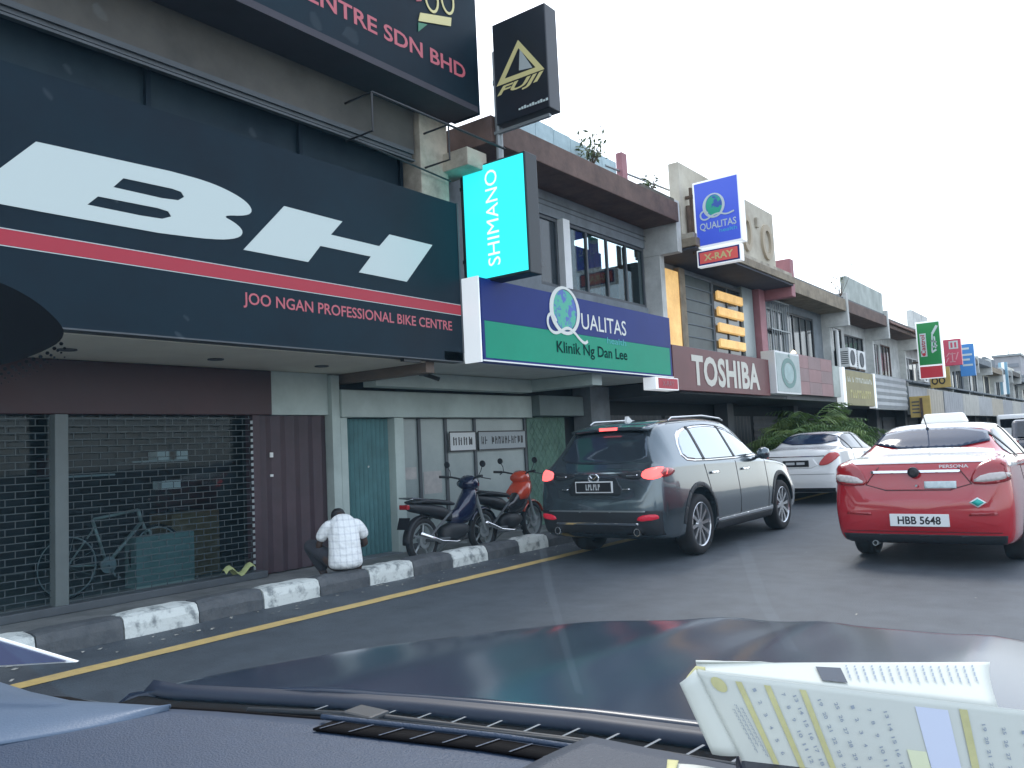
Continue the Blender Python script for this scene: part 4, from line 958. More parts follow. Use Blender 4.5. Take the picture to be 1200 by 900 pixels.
        m = MB(); m.prism([(-.25,0),(.25,0),(.20,.115),(-.20,.115)], lambda a, b, c: (a, c, 1.462+b), 1.75, 1.95); lmb(m, 'taxi_sign', mat('taxi_sign', (.78,.79,.77), .4, emit=.1), C, bevel=.02)
        lmb(MB().tube((-.06,1.12,1.40),(-.06,.88,1.60),.006,6).lathe([(0,.02),(.03,.012)], (-.06,1.12,1.39), (0,0,1), 10), 'antenna', M_trim, C)
        lmb(MB().lathe([(0,.028),(.2,.028),(.2,.022),(0,.022)], (-.45,.03,.235), (0,1,0), 14, closed=True), 'exhaust_pipe', M_steel, C)
    else:
        for f in (lambda p: p, mirror):
            pa(f([(.44,.80),(.62,1.02),(.80,1.03),(.83,.94),(.66,.80),(.5,.77)]), 'rear', mat('pale_red_lens', (.55,.09,.09), .2), 'tail_lamp', rnd=1, off=.01)
        pa([(-.44,.78),(-.34,.92),(.34,.92),(.44,.78),(.30,.72),(-.30,.72)], 'rear', P, 'plate_recess', off=.003)
        lmb(MB().box(-.26,.26,-.02,.0,.76,.885), 'number_plate', M_plateb, C)
        lmb(MB().box(-.20,-.02,-.023,-.0205,.80,.85).box(.02,.18,-.023,-.0205,.80,.85), 'plate_lettering', mat('plate_grey', (.5,.5,.5)), C)
        pa([(-.60,.955),(.60,.955),(.60,.97),(-.60,.97)], 'rear', M_chrome, 'chrome_strip', off=.006)
        pa([(-.74,.33),(.74,.33),(.72,.25),(-.72,.25)], 'rear', M_trim, 'valance', off=.004)
        pa([(-.74,.60),(.74,.60),(.74,.608),(-.74,.608)], 'rear', M_trim, 'bumper_crease', off=.002)
    return C
M_taxired = mat('taxi_red', (.40,.012,.022), .25, coat=1)
M_carwhite = mat('car_white', (.80,.80,.79), .25, coat=1)
sedan('red and white taxi sedan with a white roof box, plate HBB 5648', (-1.83,9.17,0), M_taxired, M_carwhite, True)
sedan('white sedan with pale red tail lamps ahead of the dark SUV', (-5.55,16.75,0), M_carwhite, M_carwhite, False, 4.6, .86)

# ---- the van and the dark car at the far end
V = thing('white_van', 'small white delivery van far ahead beyond the taxi', 'van', (-5.0,50,0))
lmb(MB().prism([(0,.35),(.0,1.25),(.15,1.95),(3.2,1.95),(4.0,1.2),(4.4,1.1),(4.5,.4)], lambda a, b, c: (c, a, b), -.85, .85), 'body', M_carwhite, V, bevel=.08)
lmb(MB().box(-.68,.68,-.0,.05,1.25,1.72), 'rear_window', M_carglass, V)
for s in (-1, 1):
    lmb(MB().box(s*.72-.08,s*.72+.08,-.02,.03,.75,1.1), 'tail_lamp', M_lampred, V)
    lmb(MB().box(s*.852-.004,s*.852+.004,.4,3.1,1.25,1.75), 'side_window', M_carglass, V)
    for yw in (.8,3.5): wheel(V, s*.74, yw, .32, s, 6, .2)
lmb(MB().box(-.27,.27,-.03,-.0,.5,.62), 'number_plate', M_plateb, V)
D = thing('dark_car', 'dark blue hatchback ahead of the taxi in the same lane', 'car', (-1.75,24,0))
lmb(MB().prism([(0,.35),(.0,.95),(.25,1.05),(.6,1.52),(2.2,1.52),(2.9,1.05),(3.8,.9),(3.9,.35)], lambda a, b, c: (c, a, b), -.8, .8), 'body', mat('dark_blue_paint', (.012,.018,.035), .2, coat=1), D, bevel=.09)
lmb(MB().prism([(.27,1.07),(.55,1.45),(.53,1.46),(.245,1.08)], lambda a, b, c: (c, a-.03, b+.01), -.66, .66), 'rear_window', M_carglass, D)
for s in (-1, 1):
    lmb(MB().box(s*.70-.08,s*.70+.08,-.02,.03,.78,1.0), 'tail_lamp', M_lampred, D)
    for yw in (.7,3.2): wheel(D, s*.70, yw, .3, s, 6, .2)
lmb(MB().box(-.27,.27,-.03,-.0,.6,.72), 'number_plate', M_plateb, D)
# ------------------------------------------------------------ bicycle inside the shop window
M_bikegrey = mat('bicycle_frame', (.34,.38,.36), .35, metal=.3)
def bicycle(loc, rz):
    C = thing('bicycle', 'pale framed bicycle standing inside behind the roller grille', 'bicycle', loc, rz)
    for y in (0, 1.02):
        W = bpy.data.objects.new('wheel', None); COL.objects.link(W); W.parent = C; W.location = (0,y,.34)
        MB().path([(0,.325*math.cos(t),.325*math.sin(t)) for t in np.linspace(0,2*math.pi,33)[:-1]], .016, 6, closed=True).build('tyre', M_tyre, W, local=True, smooth=True)
        m = MB()
        for i in range(14):
            t = 2*math.pi*i/14; m.tube((.02*(-1)**i,0,0),(0,.31*math.cos(t),.31*math.sin(t)),.002,3)
        m.path([(0,.305*math.cos(t),.305*math.sin(t)) for t in np.linspace(0,2*math.pi,33)[:-1]], .009, 5, closed=True); m.build('rim', M_steel, W, local=True)
    m = MB(); bb, st, hd, hd2 = (0,.43,.30), (0,.27,.80), (0,.80,.86), (0,.84,.72)
    for a, b, r in ((bb,st,.017),(st,hd,.017),(bb,hd2,.02),(hd,hd2,.022),((0,0,.34),bb,.010),((0,0,.34),(0,.30,.72),.009)): m.tube(a,b,r,8)
    lmb(m, 'frame', M_bikegrey, C, smooth=True)
    lmb(MB().tube((0,.84,.74),(0,.90,.6),.016,8).tube((.05,.9,.62),(.05,1.02,.34),.012,6).tube((-.05,.9,.62),(-.05,1.02,.34),.012,6).tube((-.05,.9,.62),(.05,.9,.62),.014,6), 'fork', M_bikegrey, C)
    lmb(MB().path([(-.28,.76,.98),(-.12,.84,.96),(0,.82,.94),(.12,.84,.96),(.28,.76,.98)], .013, 8).tube((0,.80,.86),(0,.82,.94),.014,8), 'handlebar', M_trim, C)
    lmb(MB().prism([(-.07,.10),(.07,.10),(.03,.36),(-.03,.36)], lambda a, b, c: (a, b+.03, c), .90, .94).tube((0,.27,.8),(0,.255,.9),.013,8), 'saddle', M_trim, C, bevel=.012)
    lmb(MB().lathe([(0,.09),(.006,.09)], (.03,.43,.30), (1,0,0), 20).tube((.05,.43,.30),(.05,.50,.16),.01,6).tube((.05,.5,.16),(.13,.5,.16),.012,6), 'crank', M_steel, C)
    return C
bicycle((-8.98,4.05,.06), R(4))
box_ = MB().grid(lambda u, v: (-8.72+.12*v, 5.55+.4*u, .12+.05*math.sin(u*9)+.05*math.sin(v*3)), 10, 4).build('cleaning_cloth', mat('yellow_green_cloth', (.45,.50,.22), .9, nscale=8))
tag(box_, 'crumpled yellow green cloth on the sill of the roller grille', 'cloth')
for v in box_.data.vertices: v.co.x += .18
# ------------------------------------------------------------ motorcycles
def motorcycle(label, loc, rz, main, accent, fairing, style):
    C = thing('motorcycle', label, 'motorcycle', loc, rz, group='motorcycles parked on the arcade')
    P = mat('moto_'+style, main, .25, coat=1); A = mat('moto_accent_'+style, accent, .25, coat=1)
    for y in (0, 1.24):
        W = bpy.data.objects.new('wheel', None); COL.objects.link(W); W.parent = C; W.location = (0,y,.29)
        MB().lathe([(-.04,.22),(-.045,.255),(-.03,.28),(0,.29),(.03,.28),(.045,.255),(.04,.22)], (0,0,0), (1,0,0), 28, closed=True).build('tyre', M_tyre, W, local=True, smooth=True)
        m = MB().lathe([(-.03,.222),(.03,.222),(.03,.205),(-.03,.205)], (0,0,0), (1,0,0), 28, closed=True).lathe([(-.05,.04),(.05,.04)], (0,0,0), (1,0,0), 12)
        for i in range(5):
            t = 2*math.pi*i/5; m.tube((0,.03*math.cos(t),.03*math.sin(t)),(0,.21*math.cos(t+.15),.21*math.sin(t+.15)),.014,6)
        m.build('rim', M_steel, W, local=True)
        MB().lathe([(0,.10),(.006,.10),(.006,.05),(0,.05)], (.045,0,0), (1,0,0), 18, closed=True).build('brake_disc', M_steel, W, local=True)
    def hull(sts, mm, nm, n=10):
        m = MB(); k = 16
        for (y, z0, z1, w) in sts:
            for j in range(k):
                t = 2*math.pi*j/k; cx, cz = math.cos(t), math.sin(t); e = .75
                m.v.append((w*math.copysign(abs(cx)**e, cx), y, (z0+z1)/2+(z1-z0)/2*math.copysign(abs(cz)**e, cz)))
        for i in range(len(sts)-1): m.f += [[i*k+j, i*k+(j+1) % k, (i+1)*k+(j+1) % k, (i+1)*k+j] for j in range(k)]
        m.f += [list(range(k)), [(len(sts)-1)*k+j for j in range(k)]]
        return lmb(m, nm, mm, C, smooth=True)
    hull([(-.30,.72,.76,.03),(-.18,.66,.77,.09),(.1,.60,.74,.12),(.35,.52,.70,.12),(.52,.48,.62,.08)], M_trim, 'tail_body')
    hull([(-.22,.765,.80,.08),(0,.75,.82,.13),(.25,.72,.79,.13),(.48,.69,.76,.10),(.62,.68,.72,.05)], M_trim, 'seat')
    hull([(.56,.44,.58,.05),(.70,.40,.64,.07),(.86,.42,.80,.12),(.97,.50,.92,.13),(1.04,.60,.95,.10)], P, 'leg_shield')
    hull([(.36,.24,.42,.08),(.55,.20,.46,.10),(.78,.24,.44,.09),(.9,.30,.40,.06)], M_trim, 'engine')
    hull([(.88,.90,1.0,.12),(.98,.84,1.06,.15),(1.08,.86,1.02,.12),(1.13,.90,.98,.06)], P if fairing is None else A, 'headlamp_cowl')
    lmb(MB().lathe([(0,.07),(.03,.06)], (0,1.11,.94), (0,1,0), 16), 'headlight', M_lampclear, C)
    if fairing is not None: hull([(.80,.62,.80,.15),(.95,.60,.92,.18),(1.06,.66,.96,.15),(1.12,.74,.90,.06)], A, 'fairing')
    m = MB()
    for s in (-1, 1): m.tube((s*.07,1.24,.29),(s*.07,1.02,.86),.022,8)
    lmb(m, 'front_fork', M_steel, C)
    def guard(cy, t0, t1, mm, w=.06):
        m = MB(); m.grid(lambda u, v: ((u-.5)*2*w, cy+(.32-.02*(2*u-1)**2)*math.cos(t0+(t1-t0)*v), .29+(.32-.02*(2*u-1)**2)*math.sin(t0+(t1-t0)*v)), 6, 12)
        lmb(m, 'mudguard', mm, C, smooth=True, solid=.006)
    guard(1.24, R(20), R(150), A if fairing is not None else P); guard(0, R(60), R(185), M_trim)
    m = MB().path([(-.36,.82,1.05),(-.22,.90,1.04),(-.08,.98,1.0),(.08,.98,1.0),(.22,.90,1.04),(.36,.82,1.05)], .013, 8)
    for s in (-1, 1): m.tube((s*.28,.91,1.03),(s*.38,1.0,1.0),.007,5)
    hb = lmb(m, 'handlebar', M_trim, C)
    for s in (-1, 1):
        MB().tube((s*.25,.88,1.043),(s*.37,.815,1.052),.019,10).build('grip', M_trim, hb, local=True)
        MB().path([(s*.24,.90,1.04),(s*.27,.93,1.12),(s*.30,.92,1.18)], .006, 5).lathe([(-.008,.045),(.008,.045)], (s*.31,.92,1.21), (0,1,.1), 14).build('mirror', M_trim, hb, local=True)
    lmb(MB().path([(.12,.75,.25),(.15,.5,.22),(.15,.2,.26),(.16,-.2,.40)], [.014,.016,.026,.028], 10), 'exhaust_pipe', M_chrome, C, smooth=True)
    m = MB()
    for s in (-1, 1): m.tube((s*.13,.45,.62),(s*.13,-.02,.32),.016,8).tube((s*.075,.45,.27),(s*.075,0,.29),.02,8)
    lmb(m, 'swing_arm', M_darkgrey, C)
    lmb(MB().path([(-.10,.05,.80),(-.10,-.28,.84),(.10,-.28,.84),(.10,.05,.80)], .011, 6), 'grab_rail', M_chrome, C)
    lmb(MB().box(-.07,.07,-.33,-.28,.70,.76), 'tail_lamp', M_lampred, C, bevel=.01)
    lmb(MB().add([(-.09,-.36,.46),(.09,-.36,.46),(.09,-.31,.60),(-.09,-.31,.60)], [(0,1,2,3)]), 'number_plate', M_plateb, C, solid=.006)
    lmb(MB().tube((.02,.48,.22),(-.20,.42,.03),.012,6).tube((-.12,.6,.2),(-.24,.6,.2),.012,6).tube((.12,.6,.2),(.24,.6,.2),.012,6), 'side_stand', M_steel, C)
    return C
motorcycle('dark blue underbone motorcycle with a black seat, parked by the frosted panels', (-7.30,7.62,.012), R(2), (.010,.015,.045), (.03,.03,.04), None, 'blue')
motorcycle('black motorcycle with orange red fairing parked beyond the blue one', (-7.42,9.02,.012), R(4), (.025,.025,.03), (.62,.07,.03), 1, 'orange')

# ------------------------------------------------------------ the seated man
def skin_mesh(name, verts, edges, material, parent, sub=2, remesh=0):
    """verts: name -> (pos, radius or (rx, ry)); grown with the Skin modifier"""
    ks = list(verts); me = bpy.data.meshes.new(name); me.from_pydata([verts[k][0] for k in ks], [(ks.index(a), ks.index(b)) for a, b in edges], [])
    o = link(name, me, material, parent)
    sk = o.modifiers.new('skin', 'SKIN'); sk.use_smooth_shade = True; ss = o.modifiers.new('sub', 'SUBSURF'); ss.levels = sub; ss.render_levels = sub
    sv = me.skin_vertices[0].data
    for i, k in enumerate(ks):
        r = verts[k][1]; sv[i].radius = r if isinstance(r, tuple) else (r, r); sv[i].use_root = (i == 0 or k in ('rL','rR'))
    if remesh:
        rm = o.modifiers.new('blend', 'REMESH'); rm.mode = 'VOXEL'; rm.voxel_size = remesh; rm.use_smooth_shade = True
        sm = o.modifiers.new('smooth', 'SMOOTH'); sm.iterations = 5; sm.factor = .5
    return o
PX = thing('person', 'man in a white checked short-sleeved shirt sitting hunched on the kerb, seen from behind', 'person', (-6.86,5.93,.18))
M_skin = mat('skin', (.06,.034,.026), .6)
f = Vector((-.84,.54,0)).normalized(); l = Vector((-.54,-.84,0)).normalized()     # facing the shops; l = his own left-hand side
H = Vector((-6.86,5.97,.275)); Zv = Vector((0,0,1))
def pt(a, b, c): return tuple(H+f*a+l*b+Zv*c)      # forward, left, up
V, E = {}, []
def chain(*ns):
    for a, b in zip(ns[:-1], ns[1:]): E.append((a, b))
V['pelvis'] = (pt(0,0,0), (.11,.10)); V['waist'] = (pt(.04,0,.17), (.09,.08)); V['chest'] = (pt(.14,0,.36), (.09,.08)); V['neck0'] = (pt(.24,0,.45), .055); V['neck'] = (pt(.33,0,.485), .050)
V['jaw'] = (pt(.41,0,.39), (.068,.07)); V['head'] = (pt(.47,0,.425), (.082,.092)); V['crown'] = (pt(.535,0,.45), (.06,.065))
chain('pelvis','waist','chest','neck0','neck','jaw','head','crown')
for s, n in ((1,'L'), (-1,'R')):
    V['sh'+n] = (pt(.17,s*.17,.37), .038); V['el'+n] = (pt(.215,s*.258,.16), .040); V['wr'+n] = (pt(.40,s*.17,.12), .029); V['pa'+n] = (pt(.47,s*.12,.10), (.034,.018)); V['kn'+n] = (pt(.40,s*.25+.10,.20), .062)
    chain('chest','sh'+n,'el'+n,'wr'+n,'pa'+n)
    for q in range(4):
        o = (q-1.5)*.019; b = 'f%d%s' % (q, n); ln = (.85,1,.95,.75)[q]
        V[b+'a'] = (pt(.50,s*(.115+o),.09), .010); V[b+'b'] = (pt(.50+.035*ln,s*(.11+o),.075), .009); V[b+'c'] = (pt(.50+.045*ln,s*(.105+o),.045), .008); chain('pa'+n, b+'a', b+'b', b+'c')
    V['t%sa' % n] = (pt(.455,s*.085,.095), .011); V['t%sb' % n] = (pt(.485,s*.065,.08), .009); chain('pa'+n, 't%sa' % n, 't%sb' % n)
    V['hip'+n] = (pt(.05,s*.10,-.02), .078); V['kn'+n] = (pt(.40,s*.25+.10,.20), .062); V['an'+n] = (pt(.40,s*.17,-.17), .042); V['toe'+n] = (pt(.58,s*.19,-.225), (.035,.025))
    chain('pelvis','hip'+n,'kn'+n,'an'+n,'toe'+n)
skin_mesh('body', V, E, M_skin, PX)
T = {'a': (pt(-.015,0,-.085), (.215,.155)), 'b': (pt(.0,0,.03), (.20,.15)), 'c': (pt(.03,0,.18), (.185,.14)), 'd': (pt(.09,0,.32), (.185,.135)), 'e': (pt(.15,0,.42), (.165,.11)), 'g': (pt(.21,0,.49), (.09,.08))}
TE = [('a','b'),('b','c'),('c','d'),('d','e'),('e','g')]
for s, n in ((1,'L'), (-1,'R')):
    T['r'+n] = (pt(.15,s*.09,.40), .09); T['s'+n] = (pt(.15,s*.165,.37), .078); T['m'+n] = (pt(.175,s*.215,.30), .072); T['q'+n] = (pt(.20,s*.245,.22), .068); TE += [('r'+n,'s'+n),('s'+n,'m'+n),('m'+n,'q'+n)]
# checked cotton: pale grid woven into the cloth colour
ms = bpy.data.materials.new('checked_shirt'); ms.use_nodes = True; n = ms.node_tree.nodes; L = ms.node_tree.links; p = n['Principled BSDF']; p.inputs['Roughness'].default_value = .9
g = n.new('ShaderNodeNewGeometry'); mixs = None
for k, (dx, sc) in enumerate((((l.x,l.y,0),16),((0,0,1),14))):
    dp = n.new('ShaderNodeVectorMath'); dp.operation = 'DOT_PRODUCT'; dp.inputs[1].default_value = dx; L.new(g.outputs['Position'], dp.inputs[0])
    mu = n.new('ShaderNodeMath'); mu.operation = 'MULTIPLY'; mu.inputs[1].default_value = sc; L.new(dp.outputs['Value'], mu.inputs[0])
    fr = n.new('ShaderNodeMath'); fr.operation = 'FRACT'; L.new(mu.outputs[0], fr.inputs[0]); lt = n.new('ShaderNodeMath'); lt.operation = 'LESS_THAN'; lt.inputs[1].default_value = .24; L.new(fr.outputs[0], lt.inputs[0])
    if mixs: ad = n.new('ShaderNodeMath'); ad.operation = 'ADD'; L.new(mixs.outputs[0], ad.inputs[0]); L.new(lt.outputs[0], ad.inputs[1]); mixs = ad
    else: mixs = lt
rp = n.new('ShaderNodeValToRGB'); dv = n.new('ShaderNodeMath'); dv.operation = 'MULTIPLY'; dv.inputs[1].default_value = .5; L.new(mixs.outputs[0], dv.inputs[0]); L.new(dv.outputs[0], rp.inputs[0])
rp.color_ramp.elements[0].color = (.80,.82,.82,1); rp.color_ramp.elements[1].color = (.60,.62,.64,1); L.new(rp.outputs[0], p.inputs['Base Color'])
nb = n.new('ShaderNodeTexNoise'); nb.inputs['Scale'].default_value = 11; bp = n.new('ShaderNodeBump'); bp.inputs['Strength'].default_value = .7; bp.inputs['Distance'].default_value = .05; L.new(g.outputs['Position'], nb.inputs['Vector']); L.new(nb.outputs[0], bp.inputs['Height']); L.new(bp.outputs[0], p.inputs['Normal'])
skin_mesh('shirt', T, TE, ms, PX, remesh=.013)
Q = {'p': (pt(.02,0,-.03), (.12,.09))}; QE = []
for s, n_ in ((1,'L'), (-1,'R')):
    Q['h'+n_] = (pt(.08,s*.10,-.01), .088); Q['k'+n_] = (pt(.40,s*.25+.10,.205), .085); Q['a'+n_] = (pt(.405,s*.17,-.13), .066); QE += [('p','h'+n_),('h'+n_,'k'+n_),('k'+n_,'a'+n_)]
skin_mesh('trousers', Q, QE, mat('dark_trousers', (.045,.045,.055), .9, nscale=9), PX)
skin_mesh('hair', {'a': (pt(.415,0,.445), (.078,.07)), 'b': (pt(.465,0,.475), (.094,.100)), 'c': (pt(.535,0,.485), (.074,.08))}, [('a','b'),('b','c')], mat('black_hair', (.012,.011,.012), .6), PX)
for s in (1,-1): skin_mesh('shoe', {'a': (pt(.38,s*.17,-.21), (.045,.04)), 'b': (pt(.50,s*.185,-.23), (.045,.03)), 'c': (pt(.62,s*.195,-.235), (.036,.024))}, [('a','b'),('b','c')], M_trim, PX)

# ------------------------------------------------------------ plants
M_leafs = [mat('palm_leaf_%d' % i, c, .5, nscale=3, namt=.3) for i, c in enumerate(((.15,.25,.075),(.11,.19,.06),(.20,.29,.09)))]
def palm(loc, n, h, label, seed):
    r = random.Random(seed); C = thing('palm_shrub', label, 'plant', loc, 0, 'palms planted along the kerb')
    tb = MB()
    for i in range(4): tb.path([(r.uniform(-.1,.1),r.uniform(-.15,.15),0),(r.uniform(-.15,.15),r.uniform(-.25,.25),h*.45)], [.05,.03], 6)
    tb.build('stem', mat('palm_stem', (.13,.11,.06), .8), C, local=True)
    ms_ = [MB(), MB(), MB()]
    for i in range(n):
        az = r.uniform(0, 2*math.pi); ln = r.uniform(.8,1.35)*h*.62; el = r.uniform(.35,1.35); z0 = h*r.uniform(.15,.55); b = Vector((r.uniform(-.2,.2), r.uniform(-.3,.3), z0))
        dr = Vector((math.cos(az), math.sin(az), 0)); pts = []
        m = ms_[r.choice((0,0,1,1,2))]
        for k in range(9):
            t = k/8; pts.append(b+dr*ln*t*math.cos(el*(1-.3*t))+Zv*(ln*(t*math.sin(el)-.75*t*t*(1.15-.4*math.sin(el)))))
        m.path(pts, [.012*(1-.8*k/8) for k in range(9)], 4)
        sd_ = dr.cross(Zv).normalized()
        for k in range(1, 9):
            for q in (0, .5):
                t = min(8, k+q); i0 = min(7, int(t)); p = pts[i0].lerp(pts[i0+1], t-i0); tg = (pts[i0+1]-pts[i0]).normalized(); L_ = .34*h*.5*math.sin(math.pi*min(.96, .12+t/8*.86))+.06
                for s in (-1, 1):
                    dd = (sd_*s*.8+tg*.55-Zv*r.uniform(.15,.5)).normalized(); e = tg*.022
                    m.add([p-e*.4, p+e*.6, p+dd*L_*.55+e*1.1-Zv*.01, p+dd*L_-Zv*L_*.25, p+dd*L_*.55-e*.6], [(0,1,2,3,4)])
    for m, mm in zip(ms_, M_leafs): m.build('fronds', mm, C, kind='stuff', local=True, fix=False)
palm((-6.78,20.6,0), 70, 2.15, 'lower bushy palm beyond the white sedan, under the round emblem box', 3)
palm((-6.78,22.4,0), 90, 2.6, 'tallest arching palm beyond the white sedan, under the faded pink panels', 5)
palm((-6.78,24.2,0), 70, 2.3, 'palm seen between the white sedan and the taxi roof, under the olive board', 9)
def weed(loc, label, seed, h=.55, n=40):
    r = random.Random(seed); C = thing('rooftop_shrub', label, 'plant', loc); st = MB(); lf = MB()
    for i in range(9):
        a = r.uniform(0,6.28); tip = Vector((math.cos(a)*h*.6*r.random(), math.sin(a)*h*1.0*r.random(), h*r.uniform(.5,1.1))); st.path([(0,0,0), tip*.5+Vector((.03,.03,.02)), tip], [.008,.006,.003], 4)
        for k in range(n//9+1):
            p = tip*r.uniform(.4,1.05)+Vector((r.gauss(0,.05),r.gauss(0,.05),r.gauss(0,.04))); d1 = Vector((r.gauss(0,1),r.gauss(0,1),r.gauss(0,.6))).normalized(); d2 = d1.orthogonal().normalized(); s = r.uniform(.03,.06)
            lf.add([p, p+d1*s+d2*s*.4, p+d1*s*2.1, p+d1*s-d2*s*.4], [(0,1,2,3)])
    st.build('stem', M_rust, C, local=True); lf.build('leaves', mat('weed_leaf', (.10,.15,.055), .6, nscale=4), C, kind='stuff', local=True, fix=False)
weed((-6.68,11.3,5.93), 'leafy shrub growing out of the gutter above the clinic', 4, .5, 150)
weed((-6.6,25.0,5.4), 'thin dark twig of a shrub on the roof by the mint grey parapet', 8, 1.0, 40)
weed((-6.6,13.2,5.93), 'dry tuft at the end of the clinic gutter', 12, .22, 40)
# ------------------------------------------------------------ the car the view is taken from, and the papers on its dashboard
OC = thing('own_car', 'dark blue car in front of the viewer: dashboard, wiper and glossy bonnet', 'car', (-.4,1.2,0))
P = mat('navy_car_paint', (.018,.026,.044), .18, spec=.28)
XC = -.42
def bon(u, v):
    """bonnet: u across (-1..1), v back to front"""
    x = (u*2-1); hw = 1.03-.05*v**3; X = XC+x*hw
    yb = float(np.interp(X, [-1.5,-1.29,-1.05,-.87,-.63,-.42,-.1,.2,.5,.7], [.68,.755,.845,.90,.955,.985,.995,.97,.89,.80]))
    yf = 2.02-.66*abs(x)**2.4; y = yb+(yf-yb)*v
    z = 1.04-.030*v-.035*v*v-.5*max(0, v-.82)**2*6-.020*abs(x)**4+.004*math.exp(-((abs(x)-.62)/.09)**2)+(.006*math.exp(-((abs(x)-.16)/.05)**2)+.007*math.exp(-((abs(x)-.36)/.06)**2))*min(1,v*1.6)
    if abs(x) > .93: z -= (abs(x)-.93)*.7
    return (XC+x*hw, y, z)
m = MB().grid(bon, 60, 40); m.build('bonnet', P, OC, smooth=True, solid=.02)
def wing(u, v, s=-1):
    a = bon(0 if s < 0 else 1, u); return (a[0]+s*.02*v+s*.05*math.sin(v*1.5), a[1], a[2]-.55*v-.002)
MB().grid(lambda u, v: wing(u, v), 30, 8).build('wing', P, OC, smooth=True)
MB().grid(lambda u, v: wing(u, v, 1), 30, 8).build('wing', P, OC, smooth=True)
MB().grid(lambda u, v: (bon(u,1)[0], bon(u,1)[1]+.10*math.sin(v*1.57), bon(u,1)[2]-.55*v-.004), 40, 8).build('front_panel', P, OC, smooth=True)
# scuttle and dashboard edge follow the sweep of the windscreen
FR = [(-1.40,.60),(-1.29,.61),(-1.05,.695),(-.87,.75),(-.63,.805),(-.42,.835),(-.1,.845),(.2,.82),(.5,.74),(.62,.66)]
def fr(x): return float(np.interp(x, [a for a, b in FR], [b for a, b in FR]))
ZD_ = 1.06
M_dash = mat('blue_grey_dash', (.022,.042,.080), .5, nscale=40, namt=.12, bump=.25, bscale=350, spec=.45)
M_dash2 = mat('dark_dash', (.018,.028,.048), .55, bump=.2, bscale=350)
M_seal = mat('rubber_seal', (.004,.004,.005), .8, spec=.08)
def dash(u, v):
    x = -1.33+1.93*u; y1 = fr(x)-.02; y0 = -.10
    y = y0+(y1-y0)*v; return (x, y, ZD_-.004-.05*(1-v)**2-.012*max(0,(abs(x+.42)-.7))*2)
MB().grid(dash, 60, 30).build('dashboard', M_dash, OC, smooth=True, solid=.03)
def strip(off0, off1, z0, z1, material, name, x0=-1.36, x1=.6, th=.01, n=70, par=None):
    return MB().grid(lambda u, v: (x0+(x1-x0)*u, fr(x0+(x1-x0)*u)+off0+(off1-off0)*v, z0+(z1-z0)*v), n, 2).build(name, material, par or OC, smooth=True, solid=th)
strip(-.020, .012, ZD_-.002, ZD_-.012, M_seal, 'windscreen_seal')
# defroster slot with thin ribs
vs = strip(-.066, -.034, ZD_+.0005, ZD_+.0005, M_seal, 'defroster_vent', -.86, -.36, th=.003)
for i in range(12):
    x = -.85+.043*i; y = fr(x); MB().add([(x,y-.067,ZD_+.002),(x+.003,y-.067,ZD_+.002),(x+.011,y-.033,ZD_+.002),(x+.008,y-.033,ZD_+.002)], [(0,1,2,3)]).build('vent_rib', M_dash, vs)
MB().path([(x, fr(x)-.030, ZD_+.003) for x in np.linspace(-.88,-.33,30)], .0035, 6).build('vent_lip', M_dash, OC, smooth=True)
strip(.012, .05, ZD_-.014, ZD_-.028, mat('frit_grey', (.05,.065,.085), .4, spec=.4), 'windscreen_edge')
strip(.05, .13, ZD_-.045, ZD_-.04, M_seal, 'scuttle')
for i in range(16):
    x = -1.02+.055*i; y = fr(x); MB().add([(x,y+.055,ZD_-.036),(x+.004,y+.055,ZD_-.036),(x+.019,y+.125,ZD_-.031),(x+.015,y+.125,ZD_-.031)], [(0,1,2,3)]).build('scuttle_rib', mat('grille_grey', (.10,.12,.14), .5), OC)
strip(.13, .15, ZD_-.036, ZD_-.020, mat('lip_navy', (.012,.018,.035), .45, spec=.3), 'bonnet_lip')
MB().path([(-1.08,fr(-1.08)+.06,ZD_-.026),(-.9,fr(-.9)+.075,ZD_-.026),(-.55,fr(-.55)+.065,ZD_-.026),(-.30,fr(-.3)+.065,ZD_-.026)], .0045, 8).build('wiper_arm', M_trim, OC, smooth=True)
MB().path([(-.95,fr(-.95)+.05,ZD_-.022),(-.6,fr(-.6)+.045,ZD_-.020),(-.25,fr(-.25)+.045,ZD_-.020)], .003, 6).build('wiper_blade', M_trim, OC, smooth=True)
box('wiper_joint', M_trim, OC, -.93, -.87, fr(-.9)+.05, fr(-.9)+.09, ZD_-.035, ZD_-.018, bevel=.004)
# pale end trim and the dark dash cover
MB().grid(lambda u, v: (-1.55+.43*u, fr(-1.55+.43*u)-.024-(.004+.22*min(1,(1-u)*3.2)**.6)*(1-v), ZD_-.012+.016*math.sin(math.pi*(.12+.6*v))), 40, 10).build('pillar_trim', mat('pale_trim', (.085,.125,.185), .4, bump=.1, bscale=300), OC, smooth=True, solid=.003)
MB().grid(lambda u, v: (-.545+.30*u+.03*v*(1-u), .62+.175*v, ZD_+.004+.012*math.sin(math.pi*min(1,v*1.2)*.5)), 16, 8).build('speaker_cover', M_dash2, OC, smooth=True, solid=.02)
